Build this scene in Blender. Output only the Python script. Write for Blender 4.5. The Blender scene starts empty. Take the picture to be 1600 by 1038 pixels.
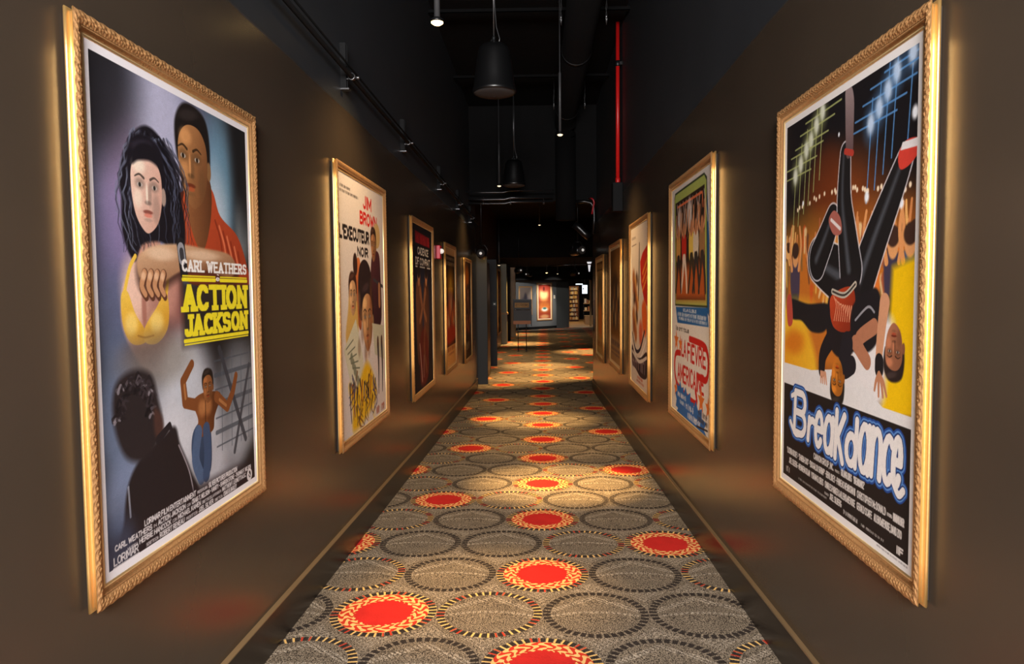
import bpy, bmesh, math, random
import numpy as np
from mathutils import Vector, Matrix

S = bpy.context.scene
COL = S.collection

# ================================================================ camera
cam_d = bpy.data.cameras.new('camera')
cam = bpy.data.objects.new('camera', cam_d)
COL.objects.link(cam)
S.camera = cam
CAM_H = 1.4306
cam_d.sensor_fit = 'HORIZONTAL'
cam_d.sensor_width = 36
cam_d.lens = 1099.4 / 1600 * 36
cam_d.shift_x = -16.45 / 1600
cam_d.shift_y = -6.04 / 1600
cam_d.clip_start = .02
cam_d.clip_end = 200
_yaw, _pit, _rol = math.radians(-1.30237), math.radians(-3.09875), math.radians(-.46772)
_f = Vector((math.sin(_yaw) * math.cos(_pit), math.cos(_yaw) * math.cos(_pit), math.sin(_pit)))
_r = Vector((math.cos(_yaw), -math.sin(_yaw), 0))
_u = _r.cross(_f)
_r2 = _r * math.cos(_rol) + _u * math.sin(_rol)
_u2 = -_r * math.sin(_rol) + _u * math.cos(_rol)
cam.matrix_world = Matrix(((_r2.x, _u2.x, -_f.x, 0), (_r2.y, _u2.y, -_f.y, 0), (_r2.z, _u2.z, -_f.z, CAM_H), (0, 0, 0, 1)))

# ================================================================ exposure, world, lights
S.view_settings.view_transform = 'Standard'
S.view_settings.look = 'None'
S.view_settings.gamma = 1
S.view_settings.use_curve_mapping = False
S.view_settings.exposure = 0.0
S.cycles.max_bounces = 6
S.cycles.diffuse_bounces = 3
S.cycles.glossy_bounces = 4
S.cycles.use_denoising = True
S.cycles.sample_clamp_indirect = 4

W = bpy.data.worlds.new('world')
S.world = W
W.use_nodes = True
W.node_tree.nodes['Background'].inputs[0].default_value = (.8, .86, 1, 1)
W.node_tree.nodes['Background'].inputs[1].default_value = .004

WARM = (1, .60, .22)
SOFT = (1, .88, .74)


def area(name, loc, rot, sx, sy, power, color):
    d = bpy.data.lights.new(name, 'AREA')
    d.shape = 'RECTANGLE'
    d.size, d.size_y, d.energy, d.color = sx, sy, power, color
    o = bpy.data.objects.new(name, d)
    COL.objects.link(o)
    o.location, o.rotation_euler = loc, rot
    return o


def spot(name, loc, target, power, angle, blend=.6, color=WARM, radius=.03):
    d = bpy.data.lights.new(name, 'SPOT')
    d.energy, d.color, d.spot_size, d.spot_blend, d.shadow_soft_size = power, color, math.radians(angle), blend, radius
    o = bpy.data.objects.new(name, d)
    COL.objects.link(o)
    o.location = loc
    o.rotation_euler = (Vector(target) - Vector(loc)).to_track_quat('-Z', 'Y').to_euler()
    return o


# added fill panel behind the camera, standing in for light from that end
area('camera_fill', (-.05, -2.2, 2.5), (math.radians(76), 0, 0), 1.6, .9, 680, (1, .965, .94))
# narrow warm downlights: the pools on the carpet
for (lx, ly, lz, tx, ty, tz, pw, an) in [
        (-.58, 4.2, 2.97, -.3, 3.5, -.1, 17, 30), (.25, 5.2, 4.25, .15, 5.75, -.17, 110, 22), (.234, 7.3, 2.98, .1, 7.6, -.2, 8, 40),
        (-.1, 8.4, 4.25, -.05, 9.2, -.27, 80, 24), (-.583, 10.8, 2.98, -.4, 10.9, -.33, 5, 40), (.0, 13.6, 3.5, .0, 14.7, -.37, 52, 40),
        (.04, 17.4, 2.98, .0, 16.6, -.37, 60, 36), (.8, 13.8, 3.5, .8, 14.8, -.37, 26, 30), (-.9, 13.2, 3.5, -.75, 13.7, -.37, 30, 34), (1.4, 20.5, 2.38, 1.5, 20.4, -.37, 40, 50), (-.8, 23.6, 2.38, -.7, 23.6, -.37, 45, 50), (-.7, 28.6, 2.38, -.7, 28.6, -.37, 25, 50)]:
    spot('downlight', (lx, ly, lz), (tx, ty, tz), pw * 30, an, .9)
# the pendants' wide spill on the walls
for (lx, ly, lz, pw) in [(-.58, 4.2, 2.96, 56), (.234, 7.3, 2.97, 76), (-.583, 10.8, 2.97, 40), (.04, 17.4, 2.97, 130), (.33, 28, 2.05, 50), (-1.0, 19.0, 2.07, 70), (-.2, 24.5, 2.36, 40)]:
    spot('pendant_spill', (lx, ly, lz), (lx, ly, 0), pw * 2.2, 124, 1.0, (1, .66, .30))

# ---------------------------------------------------------------- poster painting (numpy only)
AR = 1.404                                   # height / width of the printed sheets


def _arc(cx, cy, rx, ry, a0, a1, n=10):
    return [(cx + rx * math.cos(math.radians(a0 + (a1 - a0) * i / n)),
             cy + ry * math.sin(math.radians(a0 + (a1 - a0) * i / n))) for i in range(n + 1)]


# stroke letters: x 0..4, y 0 (cap height) .. 6 (baseline)
GLYPH = {
    'A': [[(0, 6), (2, 0), (4, 6)], [(.8, 4.1), (3.2, 4.1)]],
    'B': [[(0, 0), (0, 6)], [(0, 0)] + _arc(2.3, 1.45, 1.3, 1.45, -90, 90) + [(0, 2.9)],
          [(0, 2.9)] + _arc(2.3, 4.45, 1.6, 1.55, -90, 90) + [(0, 6)]],
    'C': [_arc(2.1, 3, 2.1, 3, -42, -318, 18)],
    'D': [[(0, 0), (0, 6)], [(0, 0)] + _arc(1.6, 3, 2.4, 3, -90, 90, 14) + [(0, 6)]],
    'E': [[(3.5, 0), (0, 0), (0, 6), (3.6, 6)], [(0, 2.9), (3, 2.9)]],
    'F': [[(3.5, 0), (0, 0), (0, 6)], [(0, 2.9), (3, 2.9)]],
    'G': [_arc(2.1, 3, 2.1, 3, -45, -350, 18) + [(4.1, 3.3), (2.5, 3.3)]],
    'H': [[(0, 0), (0, 6)], [(4, 0), (4, 6)], [(0, 3), (4, 3)]],
    'I': [[(.4, 0), (.4, 6)]],
    'J': [[(3, 0), (3, 4.4)] + _arc(1.6, 4.4, 1.4, 1.6, 0, 165, 8)],
    'K': [[(0, 0), (0, 6)], [(3.9, 0), (.2, 3.5)], [(1.3, 2.6), (4, 6)]],
    'L': [[(0, 0), (0, 6), (3.4, 6)]],
    'M': [[(0, 6), (0, 0), (2.3, 4.6), (4.6, 0), (4.6, 6)]],
    'N': [[(0, 6), (0, 0), (4, 6), (4, 0)]],
    'O': [_arc(2.1, 3, 2.1, 3, 0, 360, 22)],
    'P': [[(0, 0), (0, 6)], [(0, 0)] + _arc(2.2, 1.65, 1.6, 1.65, -90, 90) + [(0, 3.3)]],
    'Q': [_arc(2.1, 3, 2.1, 3, 0, 360, 22), [(2.4, 4.4), (4.2, 6.3)]],
    'R': [[(0, 0), (0, 6)], [(0, 0)] + _arc(2.2, 1.6, 1.6, 1.6, -90, 90) + [(0, 3.2)], [(1.8, 3.2), (3.9, 6)]],
    'S': [_arc(1.9, 1.55, 1.8, 1.55, -25, -240, 12) + _arc(1.9, 4.45, 1.9, 1.55, -60, 160, 12)],
    'T': [[(0, 0), (4, 0)], [(2, 0), (2, 6)]],
    'U': [[(0, 0), (0, 4)] + _arc(2, 4, 2, 2, 180, 0, 10) + [(4, 0)]],
    'V': [[(0, 0), (2, 6), (4, 0)]],
    'W': [[(0, 0), (1.3, 6), (2.6, 1), (3.9, 6), (5.2, 0)]],
    'X': [[(0, 0), (4, 6)], [(4, 0), (0, 6)]],
    'Y': [[(0, 0), (2, 3), (4, 0)], [(2, 3), (2, 6)]],
    'Z': [[(0, 0), (4, 0), (0, 6), (4, 6)]],
    '.': [[(.3, 5.8), (.4, 5.9)]], ',': [[(.5, 5.6), (.2, 6.8)]], "'": [[(.5, 0), (.3, 1.6)]],
    '-': [[(.3, 3.2), (2.2, 3.2)]], '"': [[(.2, 0), (.1, 1.5)], [(1.3, 0), (1.2, 1.5)]], '&': [[(3.8, 6), (.9, 1.4), (1.6, 0), (2.5, 1.2), (.2, 4.3), (1.4, 6), (3.7, 3.4)]],
    'e': [[(.1, 4), (3.1, 4)] + _arc(1.6, 4, 1.5, 2, 0, -320, 14)],
    '`': [[(.9, .6), (1.9, 1.6)]],
    'l': [[(.4, 0), (.4, 6)]], 's': [_arc(1.3, 3, 1.2, 1, -20, -230, 8) + _arc(1.3, 5, 1.3, 1, -50, 160, 8)],
    'o': [_arc(1.5, 4, 1.5, 2, 0, 360, 14)], 'n': [[(0, 2), (0, 6)], [(0, 4)] + _arc(1.4, 3.6, 1.4, 1.6, 180, 360, 8) + [(2.8, 6)]],
    't': [[(1, .6), (1, 5.2), (2, 6)], [(0, 2.2), (2.2, 2.2)]], 'u': [[(0, 2), (0, 4.6)] + _arc(1.4, 4.6, 1.4, 1.4, 180, 0, 8) + [(2.8, 2)], [(2.8, 2), (2.8, 6)]],
    'r': [[(0, 2), (0, 6)], [(0, 3.8)] + _arc(1.3, 3.7, 1.3, 1.6, 180, 300, 7)],
    'a': [_arc(1.5, 4, 1.5, 2, 0, 360, 14), [(3, 2), (3, 6)]],
    'd': [_arc(1.5, 4, 1.5, 2, 0, 360, 14), [(3, -.3), (3, 6)]],
    'c': [_arc(1.5, 4, 1.5, 2, -45, -315, 12)],
    'k': [[(0, -.6), (0, 6.4)], [(2.9, -.3), (.2, 3.6)], [(.7, 3), (2.8, 6.6)]],
}


def _glyph_width(ch):
    if ch == ' ':
        return 2.0
    g = GLYPH.get(ch) or GLYPH.get(ch.upper())
    return max(x for s in g for x, y in s) if g else 3.0


def catmull(pts, n=7, closed=True):
    P = [np.array(p, float) for p in pts]
    m = len(P)
    out = []
    rng = range(m) if closed else range(m - 1)
    for i in rng:
        p0, p1, p2, p3 = (P[(i - 1) % m], P[i], P[(i + 1) % m], P[(i + 2) % m]) if closed else \
            (P[max(i - 1, 0)], P[i], P[i + 1], P[min(i + 2, m - 1)])
        for k in range(n):
            t = k / n
            out.append(.5 * ((2 * p1) + (p2 - p0) * t + (2 * p0 - 5 * p1 + 4 * p2 - p3) * t * t + (3 * p1 - p0 - 3 * p2 + p3) * t ** 3))
    if not closed:
        out.append(P[-1])
    return [tuple(q) for q in out]


class Canvas:
    """Colours on a grid of nx by ny points; all positions are fractions of the sheet."""

    def __init__(s, nx, ny, base, ar=AR):
        s.nx, s.ny, s.ar = nx, ny, ar
        s.c = np.empty((ny, nx, 3), np.float32)
        s.c[:] = np.array(base, np.float32) / 255
        s.px = max(1.0 / nx, ar / ny) * .55
        s.rng = np.random.default_rng(5)

    def _win(s, u0, v0, u1, v1):
        i0, i1 = max(0, int(u0 * s.nx) - 2), min(s.nx, int(u1 * s.nx) + 3)
        j0, j1 = max(0, int(v0 * s.ny) - 2), min(s.ny, int(v1 * s.ny) + 3)
        if i1 <= i0 or j1 <= j0:
            return None
        X = ((np.arange(i0, i1) + .5) / s.nx)[None, :].astype(np.float32)
        Y = ((np.arange(j0, j1) + .5) / s.ny * s.ar)[:, None].astype(np.float32)
        return (slice(j0, j1), slice(i0, i1)), X, Y

    def _mix(s, sl, m, col, a=1.0):
        m = np.clip(m, 0, 1)[..., None] * a
        s.c[sl] = s.c[sl] * (1 - m) + (np.array(col, np.float32) / 255) * m

    def poly(s, pts, col, soft=0.0, a=1.0, smooth=True, to=None):
        """filled outline; `to`=(colour, angle) runs a print gradient across it"""
        if smooth:
            pts = catmull(pts)
        e = soft + s.px
        us, vs = [p[0] for p in pts], [p[1] for p in pts]
        w = s._win(min(us) - e, min(vs) - e, max(us) + e, max(vs) + e)
        if not w:
            return
        sl, X, Y = w
        ins = np.zeros((Y.shape[0], X.shape[1]), bool)
        d2 = np.full(ins.shape, 9.0, np.float32)
        n = len(pts)
        for i in range(n):
            ax, ay = pts[i][0], pts[i][1] * s.ar
            bx, by = pts[(i + 1) % n][0], pts[(i + 1) % n][1] * s.ar
            dx, dy = bx - ax, by - ay
            L = dx * dx + dy * dy
            if L < 1e-12:
                continue
            t = np.clip(((X - ax) * dx + (Y - ay) * dy) / L, 0, 1)
            d2 = np.minimum(d2, (X - ax - t * dx) ** 2 + (Y - ay - t * dy) ** 2)
            if dy != 0:
                ins ^= ((ay > Y) != (by > Y)) & (X < dx * (Y - ay) / dy + ax)
        d = np.sqrt(d2)
        d = np.where(ins, d, -d)
        m = np.clip(d / (2 * e) + .5, 0, 1)
        if to:
            c2, ang = to
            ca, sa = math.cos(math.radians(ang)), math.sin(math.radians(ang))
            q = X * ca + Y * sa
            q = np.broadcast_to(q, m.shape)
            lo, hi = q.min(), q.max()
            t = ((q - lo) / max(hi - lo, 1e-6))[..., None]
            cc = np.array(col, np.float32) / 255 * (1 - t) + np.array(c2, np.float32) / 255 * t
            mm = m[..., None] * a
            s.c[sl] = s.c[sl] * (1 - mm) + cc * mm
        else:
            s._mix(sl, m, col, a)

    def blob(s, u, v, ru, rv, col, a=1.0, soft=1.0, rot=0.0):
        """soft airbrushed spot; ru, rv are fractions of the width"""
        R = max(ru, rv) * (1 + soft)
        w = s._win(u - R, v - R / s.ar, u + R, v + R / s.ar)
        if not w:
            return
        sl, X, Y = w
        ca, sa = math.cos(math.radians(rot)), math.sin(math.radians(rot))
        dx, dy = X - u, Y - v * s.ar
        r = np.sqrt(((dx * ca + dy * sa) / ru) ** 2 + ((dy * ca - dx * sa) / rv) ** 2)
        m = np.clip((1 + soft * .5 - r) / max(soft, s.px / min(ru, rv)), 0, 1)
        s._mix(sl, m * m * (3 - 2 * m), col, a)

    def stroke(s, pts, w, col, a=1.0, w2=None, soft=0.0, smooth=False, pen=1.0, box=False):
        if smooth:
            pts = catmull(pts, 6, False)
        w2 = w if w2 is None else w2
        W = max(w, w2) / 2 * max(pen, 1) * 1.2 + soft + s.px
        us, vs = [p[0] for p in pts], [p[1] for p in pts]
        win = s._win(min(us) - W, min(vs) - W / s.ar, max(us) + W, max(vs) + W / s.ar)
        if not win:
            return
        sl, X, Y = win
        d = np.full((Y.shape[0], X.shape[1]), -9.0, np.float32)
        n = len(pts) - 1
        for i in range(n):
            ax, ay = pts[i][0], pts[i][1] * s.ar
            dx, dy = pts[i + 1][0] - ax, pts[i + 1][1] * s.ar - ay
            L = dx * dx + dy * dy + 1e-12
            t = np.clip(((X - ax) * dx + (Y - ay) * dy) / L, 0, 1)
            r = (w + (w2 - w) * (i + t) / n) / 2
            ex, ey = (X - ax - t * dx) / pen, Y - ay - t * dy
            d = np.maximum(d, r - (np.maximum(abs(ex), abs(ey)) if box else np.sqrt(ex ** 2 + ey ** 2)))
        s._mix(sl, d / (2 * (s.px * .8 + soft)) + .5, col, a)

    def text(s, txt, u0, v0, u1, v1, col, weight=.18, slab=False, gap=1.3, tilt=0.0, slant=0.0, a=1.0, bounce=0.0, pen=1.0):
        """lettering fitted in the box u0..u1, v0..v1 (cap height); weight is a share of the cap height"""
        H = (v1 - v0)
        wt = weight * H * s.ar
        adv, x = [], 0.0
        for ch in txt:
            adv.append(x)
            x += _glyph_width(ch) + (gap if ch != ' ' else 0)
        tot = max(x - gap, .1)
        sx, sy = (u1 - u0 - wt * pen) / tot, (H - wt / s.ar) / 6
        for k, (ch, ox) in enumerate(zip(txt, adv)):
            g = GLYPH.get(ch) or GLYPH.get(ch.upper())
            if ch == ' ' or not g:
                continue
            dv = bounce * H * math.sin(k * 2.1)
            segs = [list(q) for q in g]
            if slab:
                for q in g:
                    for end, nxt in ((q[0], q[1]), (q[-1], q[-2])):
                        if (abs(end[1]) < .01 or abs(end[1] - 6) < .01) and abs(nxt[1] - end[1]) > .8 * abs(nxt[0] - end[0]):
                            segs.append([(end[0] - .8, end[1]), (end[0] + .8, end[1])])
            for q in segs:
                P = [(u0 + wt * pen / 2 + (ox + x_ + slant * (6 - y_)) * sx,
                      v0 + wt / s.ar / 2 + y_ * sy + tilt * (ox + x_) / tot + dv) for x_, y_ in q]
                s.stroke(P, wt, col, a, pen=pen, box=slab)

    def scribble(s, u0, v0, u1, v1, col, dens=1.0, a=.8):
        """small print too fine to read in the photograph"""
        h = v1 - v0
        u = u0
        while u < u1:
            w = h * s.ar * s.rng.uniform(.25, .6) / dens
            if s.rng.random() > .14:
                q = s.rng.uniform(0, .25)
                s.stroke([(u, v0 + h * q), (u + w * s.rng.uniform(-.3, .3), v1)], h * s.ar * .26, col, a)
                if s.rng.random() > .5:
                    s.stroke([(u, v0 + h * s.rng.uniform(.1, .9)), (min(u + w, u1), v0 + h * s.rng.uniform(.1, .9))], h * s.ar * .2, col, a)
            u += w

    def grain(s, amp, scale=60):
        n1 = s.rng.standard_normal((s.ny, s.nx, 1)).astype(np.float32)
        k = max(2, s.nx // scale)
        small = s.rng.standard_normal((s.ny // k + 2, s.nx // k + 2)).astype(np.float32)
        big = np.repeat(np.repeat(small, k, 0), k, 1)[:s.ny, :s.nx, None]
        s.c = np.clip(s.c * (1 + amp * (.55 * n1 + .2 * big)), 0, 1)

    def border(s, b, col):
        bu, bv = int(b * s.nx + .5), int(b / s.ar * s.ny + .5)
        k = np.array(col, np.float32) / 255
        s.c[:bv] = k; s.c[-bv:] = k; s.c[:, :bu] = k; s.c[:, -bu:] = k


def star(c, u, v, r, col, n=5, rot=-90, inner=.42, flat=1.0):
    pts = []
    for i in range(2 * n):
        q = r if i % 2 == 0 else r * inner
        t = math.radians(rot + 180 * i / n)
        pts.append((u + q * math.cos(t), v + q * flat * math.sin(t) / c.ar))
    c.poly(pts, col, smooth=False)


def head(c, u, v, r, skin, hair, turn=0.0, shade=None, long=0.0, flip=1):
    """a plain painted head: hair, face oval, simple brows, eyes, nose and mouth"""
    A = c.ar
    V = lambda du, dv: (u + du * r, v + flip * dv * r / A)
    mul = lambda k: tuple(min(255, x * k) for x in skin)
    if long:
        c.poly([V(-.95, -.5), V(-.6, -1.25), V(.1, -1.45), V(.8, -1.15), V(1.12, -.3), V(1.2, .8), V(1.25, long), V(.5, long * .9), V(0, long * .55), V(-.6, long * .95), V(-1.25, long), V(-1.2, .6)], hair)
    else:
        c.poly([V(-.86, -.1), V(-.9, -.9), V(-.5, -1.42), V(.15, -1.5), V(.75, -1.25), V(.96, -.6), V(.9, .2), V(.6, .2), V(-.6, .1)], hair, soft=r * .04)
        c.blob(*V(-.2, -1.2), r * .5, r * .14, tuple(x * 2.2 + 12 for x in hair), .35, rot=-12)
        c.blob(*V(.86, .1), r * .13, r * .26, mul(.7), soft=.3)
    c.poly([V(-.72, -.55), V(-.3, -.92), V(.35, -.92), V(.74, -.5), V(.76, .25), V(.55, .85), V(.12, 1.18), V(-.2, 1.15), V(-.58, .75), V(-.76, .1)], skin,
           to=(shade or mul(.68), 20))
    t = turn
    c.blob(*V(-.38, -.62), r * .3, r * .2, mul(1.22), a=.55); c.blob(*V(-.45, .28), r * .2, r * .26, mul(1.2), a=.45)
    c.blob(*V(.45, .5), r * .2, r * .4, mul(.5), a=.35)
    for sx in (-1, 1):
        c.blob(*V(t + sx * .36, -.13), r * .24, r * .15, mul(.5), a=.55)
        c.stroke([V(t + sx * .16, -.3), V(t + sx * .38, -.38), V(t + sx * .6, -.3)], r * .08, mul(.26), smooth=True, w2=r * .04, a=.85)
        c.blob(*V(t + sx * .37, -.1), r * .13, r * .06, (206, 198, 190), .8, soft=.5)
        c.blob(*V(t + sx * .37, -.1), r * .065, r * .065, mul(.2), soft=.5)
    c.blob(*V(t + .12, .12), r * .09, r * .3, mul(.55), a=.5); c.blob(*V(t + .02, .36), r * .16, r * .06, mul(.45), a=.7); c.blob(*V(t - .03, .1), r * .05, r * .26, mul(1.25), a=.6)
    c.blob(*V(t, .62), r * .24, r * .06, tuple(np.array(skin) * [.55, .34, .32]), a=.9, soft=.6); c.blob(*V(t, .71), r * .2, r * .06, tuple(np.minimum(255, np.array(skin) * [.92, .62, .58])), a=.8, soft=.6)
    c.blob(*V(t, .84), r * .2, r * .05, mul(.6), a=.4)


def poster_thriller(nx=480, ny=820):
    c = Canvas(nx, ny, (34, 31, 31))
    # airbrushed glow behind the two busts
    for u, v, ru, rv, col, a in [(.36, .2, .36, .44, (138, 146, 186), .9), (.36, .13, .2, .26, (192, 190, 214), .8), (.16, .27, .1, .22, (176, 142, 180), .6),
                                 (.74, .2, .12, .26, (120, 168, 196), .75), (.7, .3, .1, .2, (205, 214, 224), .7), (.14, .4, .12, .24, (120, 112, 160), .55),
                                 (.1, .52, .1, .14, (92, 104, 132), .6), (.93, .29, .06, .12, (180, 192, 198), .6)]:
        c.blob(u, v, ru, rv, col, a, soft=1.1)
    c.blob(.02, .05, .22, .22, (26, 24, 25), .8)
    c.blob(1., .1, .14, .3, (24, 26, 30), .9)
    # man in an orange shirt
    c.poly([(.44, .245), (.66, .2), (.74, .265), (.88, .31), (.96, .39), (.96, .44), (.52, .44), (.44, .36)], (196, 82, 46), to=((150, 54, 30), 60))
    for k in range(7):
        c.stroke([(.70 + .03 * k, .28 + .012 * k), (.74 + .028 * k, .33 + .012 * k), (.75 + .03 * k, .40)], .012, (236, 132, 92) if k % 2 else (128, 44, 26), smooth=True, a=.7)
    c.poly([(.5, .2), (.66, .18), (.67, .27), (.6, .36), (.52, .3)], (150, 96, 58), to=((92, 54, 32), 0))
    head(c, .555, .155, .125, (196, 140, 88), (30, 25, 24), turn=-.16, shade=(104, 62, 36))
    # woman with long dark hair, yellow top
    c.poly([(.15, .43), (.21, .385), (.28, .37), (.36, .375), (.44, .40), (.465, .47), (.46, .56), (.4, .62), (.3, .63), (.2, .6), (.13, .53), (.125, .47)], (232, 184, 160), soft=.006, to=((116, 66, 62), 12))
    c.poly([(.23, .33), (.32, .33), (.33, .39), (.27, .42), (.21, .39)], (196, 144, 124), soft=.004)
    c.blob(.19, .45, .06, .09, (244, 208, 188), .7); c.blob(.38, .44, .05, .1, (226, 168, 148), .5); c.blob(.36, .58, .1, .08, (84, 50, 50), .7); c.blob(.2, .6, .1, .06, (70, 44, 46), .7)
    c.poly([(.2, .145), (.27, .115), (.34, .122), (.4, .155), (.44, .2), (.47, .25), (.485, .31), (.475, .36), (.43, .375), (.38, .36), (.33, .35), (.24, .36), (.2, .395), (.165, .375), (.14, .33), (.145, .28), (.135, .245), (.155, .19)], (27, 24, 30), soft=.004)
    rg = np.random.default_rng(3)
    for k in range(60):
        side = k % 2
        x0 = .2 + .16 * rg.random() + .04 * side
        q = [(x0, .125 + .02 * rg.random()), (x0 - .05 + .16 * side, .2), (x0 - .07 + .19 * side + .02 * rg.normal(), .28), (x0 - .05 + .17 * side + .02 * rg.normal(), .36 + .02 * rg.random())]
        q = [(u_ + .007 * math.sin(k + 2.4 * i_), v_) for i_, (u_, v_) in enumerate(catmull(q, 5, False))]
        c.stroke(q, .004 + .005 * (k % 3), [(27, 24, 30), (84, 90, 112), (40, 38, 50), (27, 24, 30), (118, 124, 146), (20, 18, 24)][k % 6], a=.6, w2=.002)
    head(c, .272, .246, .104, (240, 206, 188), (28, 25, 32), turn=.02, shade=(206, 156, 138))
    c.poly([(.2, .2), (.22, .165), (.29, .15), (.36, .18), (.38, .23), (.355, .2), (.3, .185), (.235, .19)], (27, 24, 30), soft=.004)
    c.blob(.235, .49, .012, .06, (150, 92, 78), .7)
    c.poly([(.125, .465), (.155, .455), (.19, .5), (.235, .535), (.235, .56), (.17, .56), (.13, .525)], (240, 200, 84), to=((206, 146, 40), 80))
    c.poly([(.235, .53), (.3, .49), (.345, .46), (.37, .48), (.36, .535), (.3, .565), (.235, .56)], (244, 206, 92), to=((190, 128, 30), 60))
    c.stroke([(.14, .46), (.17, .41), (.2, .385)], .014, (236, 194, 78), smooth=True); c.stroke([(.355, .47), (.37, .42), (.35, .385)], .016, (228, 180, 66), smooth=True)
    c.blob(.17, .52, .03, .03, (252, 226, 140), .6); c.blob(.3, .52, .035, .03, (252, 226, 140), .6); c.stroke([(.2, .545), (.235, .55), (.28, .548)], .006, (150, 96, 24), smooth=True, a=.7)
    # forearm resting across
    c.poly([(.21, .395), (.3, .375), (.44, .365), (.6, .367), (.8, .376), (.88, .41), (.82, .437), (.62, .422), (.46, .426), (.34, .455), (.27, .468), (.21, .445)], (58, 36, 30), soft=.012, a=.75)
    c.poly([(.215, .385), (.3, .36), (.44, .35), (.6, .352), (.8, .36), (.86, .395), (.8, .42), (.62, .405), (.46, .41), (.34, .436), (.27, .44), (.215, .425)], (226, 186, 148), soft=.003, to=((120, 74, 46), 80))
    c.blob(.6, .37, .12, .016, (244, 214, 184), .6); c.blob(.34, .375, .08, .02, (244, 214, 184), .6); c.blob(.7, .4, .12, .02, (110, 66, 40), .5)
    c.stroke([(.455, .352), (.47, .412)], .05, (36, 33, 36)); c.stroke([(.455, .36), (.462, .382)], .042, (150, 150, 156)); c.stroke([(.458, .366), (.461, .378)], .026, (60, 58, 62))
    for k in range(4):
        x0 = .235 + .034 * k
        c.stroke([(x0 + .01, .42), (x0 - .006, .448), (x0 + .014, .468)], .034, (96, 58, 42), smooth=True, w2=.024)
        c.stroke([(x0 + .008, .418), (x0 - .008, .444), (x0 + .01, .462)], .025, (196, 142, 102), smooth=True, w2=.018)
        c.blob(x0 + .002, .424, .012, .012, (236, 196, 160), .7)
    # lower half: smoke, scaffold, silhouette and a small figure
    for u, v, ru, rv, col, a in [(.36, .72, .3, .2, (150, 152, 164), .9), (.46, .7, .16, .2, (196, 198, 206), .8), (.6, .84, .14, .18, (206, 206, 214), .8), (.1, .7, .1, .2, (108, 126, 160), .7), (.36, .8, .12, .14, (214, 214, 222), .7), (.44, .63, .1, .1, (196, 200, 210), .7), (.74, .9, .14, .08, (190, 190, 200), .6),
                                 (.12, .86, .12, .1, (132, 146, 180), .7), (.3, .6, .2, .08, (112, 100, 84), .5), (.86, .74, .16, .2, (148, 152, 160), .75), (.86, .84, .12, .08, (176, 178, 186), .6)]:
        c.blob(u, v, ru, rv, col, a, soft=1.0)
    for k in range(7):
        c.stroke([(.66, .63 + .036 * k), (.97, .626 + .036 * k)], .016 if k % 2 else .006, (70, 74, 82), a=.75)
    for x in (.72, .8, .88, .95):
        c.stroke([(x, .61), (x - .02, .86)], .006, (88, 92, 100), a=.7)
    c.stroke([(.7, .6), (.9, .86)], .024, (56, 56, 62), a=.85)
    c.stroke([(.95, .66), (.8, .88)], .02, (60, 60, 66), a=.85)
    # small man, arms spread, brown coat and blue trousers
    c.poly([(.5, .78), (.6, .765), (.62, .84), (.6, .9), (.52, .9), (.48, .84)], (68, 84, 112), to=((36, 46, 66), 40))
    c.poly([(.5, .715), (.56, .7), (.66, .705), (.7, .72), (.65, .765), (.63, .8), (.52, .8), (.53, .76)], (138, 82, 44), to=((74, 40, 20), 0))
    c.stroke([(.53, .725), (.45, .71), (.44, .66), (.5, .625)], .042, (124, 72, 38), w2=.03)
    c.stroke([(.67, .72), (.75, .755), (.8, .72), (.83, .68)], .042, (124, 72, 38), w2=.028)
    c.blob(.6, .735, .03, .03, (190, 126, 76), .6); c.blob(.56, .735, .025, .028, (196, 132, 80), .6); c.blob(.58, .785, .02, .03, (120, 70, 38), .6); c.stroke([(.585, .72), (.58, .8)], .005, (70, 38, 20), a=.8)
    c.stroke([(.452, .7), (.447, .67)], .012, (196, 136, 84), a=.6); c.stroke([(.69, .73), (.74, .75)], .012, (196, 136, 84), a=.6)
    c.stroke([(.53, .79), (.505, .85), (.54, .9)], .05, (78, 96, 128), smooth=True); c.stroke([(.585, .79), (.59, .85), (.575, .9)], .05, (62, 78, 108), smooth=True)
    head(c, .605, .69, .044, (158, 98, 56), (36, 28, 24))
    # big dark figure seen from behind
    c.poly([(.1, .9), (.13, .83), (.2, .79), (.3, .77), (.38, .755), (.41, .8), (.47, .87), (.5, .95), (.1, .97)], (40, 33, 34), soft=.006)
    c.poly([(.07, .66), (.1, .625), (.18, .612), (.26, .63), (.29, .68), (.31, .74), (.27, .78), (.2, .8), (.12, .78), (.075, .72)], (44, 37, 38), soft=.01)
    rg = np.random.default_rng(8)
    for k in range(70):
        q = rg.uniform(-.2, 1.0) * math.pi
        rr = rg.uniform(.55, 1.05)
        x, y = .175 + .105 * rr * math.cos(q + .25), .69 - .068 * rr * math.sin(q + .25)
        tone = [(36, 30, 32), (58, 50, 54), (150, 142, 150), (92, 84, 90), (30, 26, 28)][k % 5] if rr > .8 else [(36, 30, 32), (58, 50, 54), (26, 22, 24)][k % 3]
        c.stroke([(x - .012, y + .008), (x, y - .006 * math.cos(k)), (x + .014, y + .006)], .012, tone, a=.7, smooth=True, w2=.005)
    c.poly([(.27, .70), (.305, .72), (.315, .75), (.29, .77), (.265, .75)], (74, 50, 44), soft=.008)
    c.stroke([(.285, .77), (.35, .748), (.365, .765)], .03, (40, 34, 36), w2=.012)
    c.stroke([(.4, .8), (.46, .87), (.49, .94)], .006, (196, 186, 196), a=.7, smooth=True)
    c.stroke([(.125, .84), (.13, .9)], .008, (190, 196, 214), a=.6)
    c.blob(.5, .99, .8, .1, (42, 32, 34), .96, soft=.5)
    c.blob(.06, .95, .09, .09, (74, 84, 112), .55)
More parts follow.
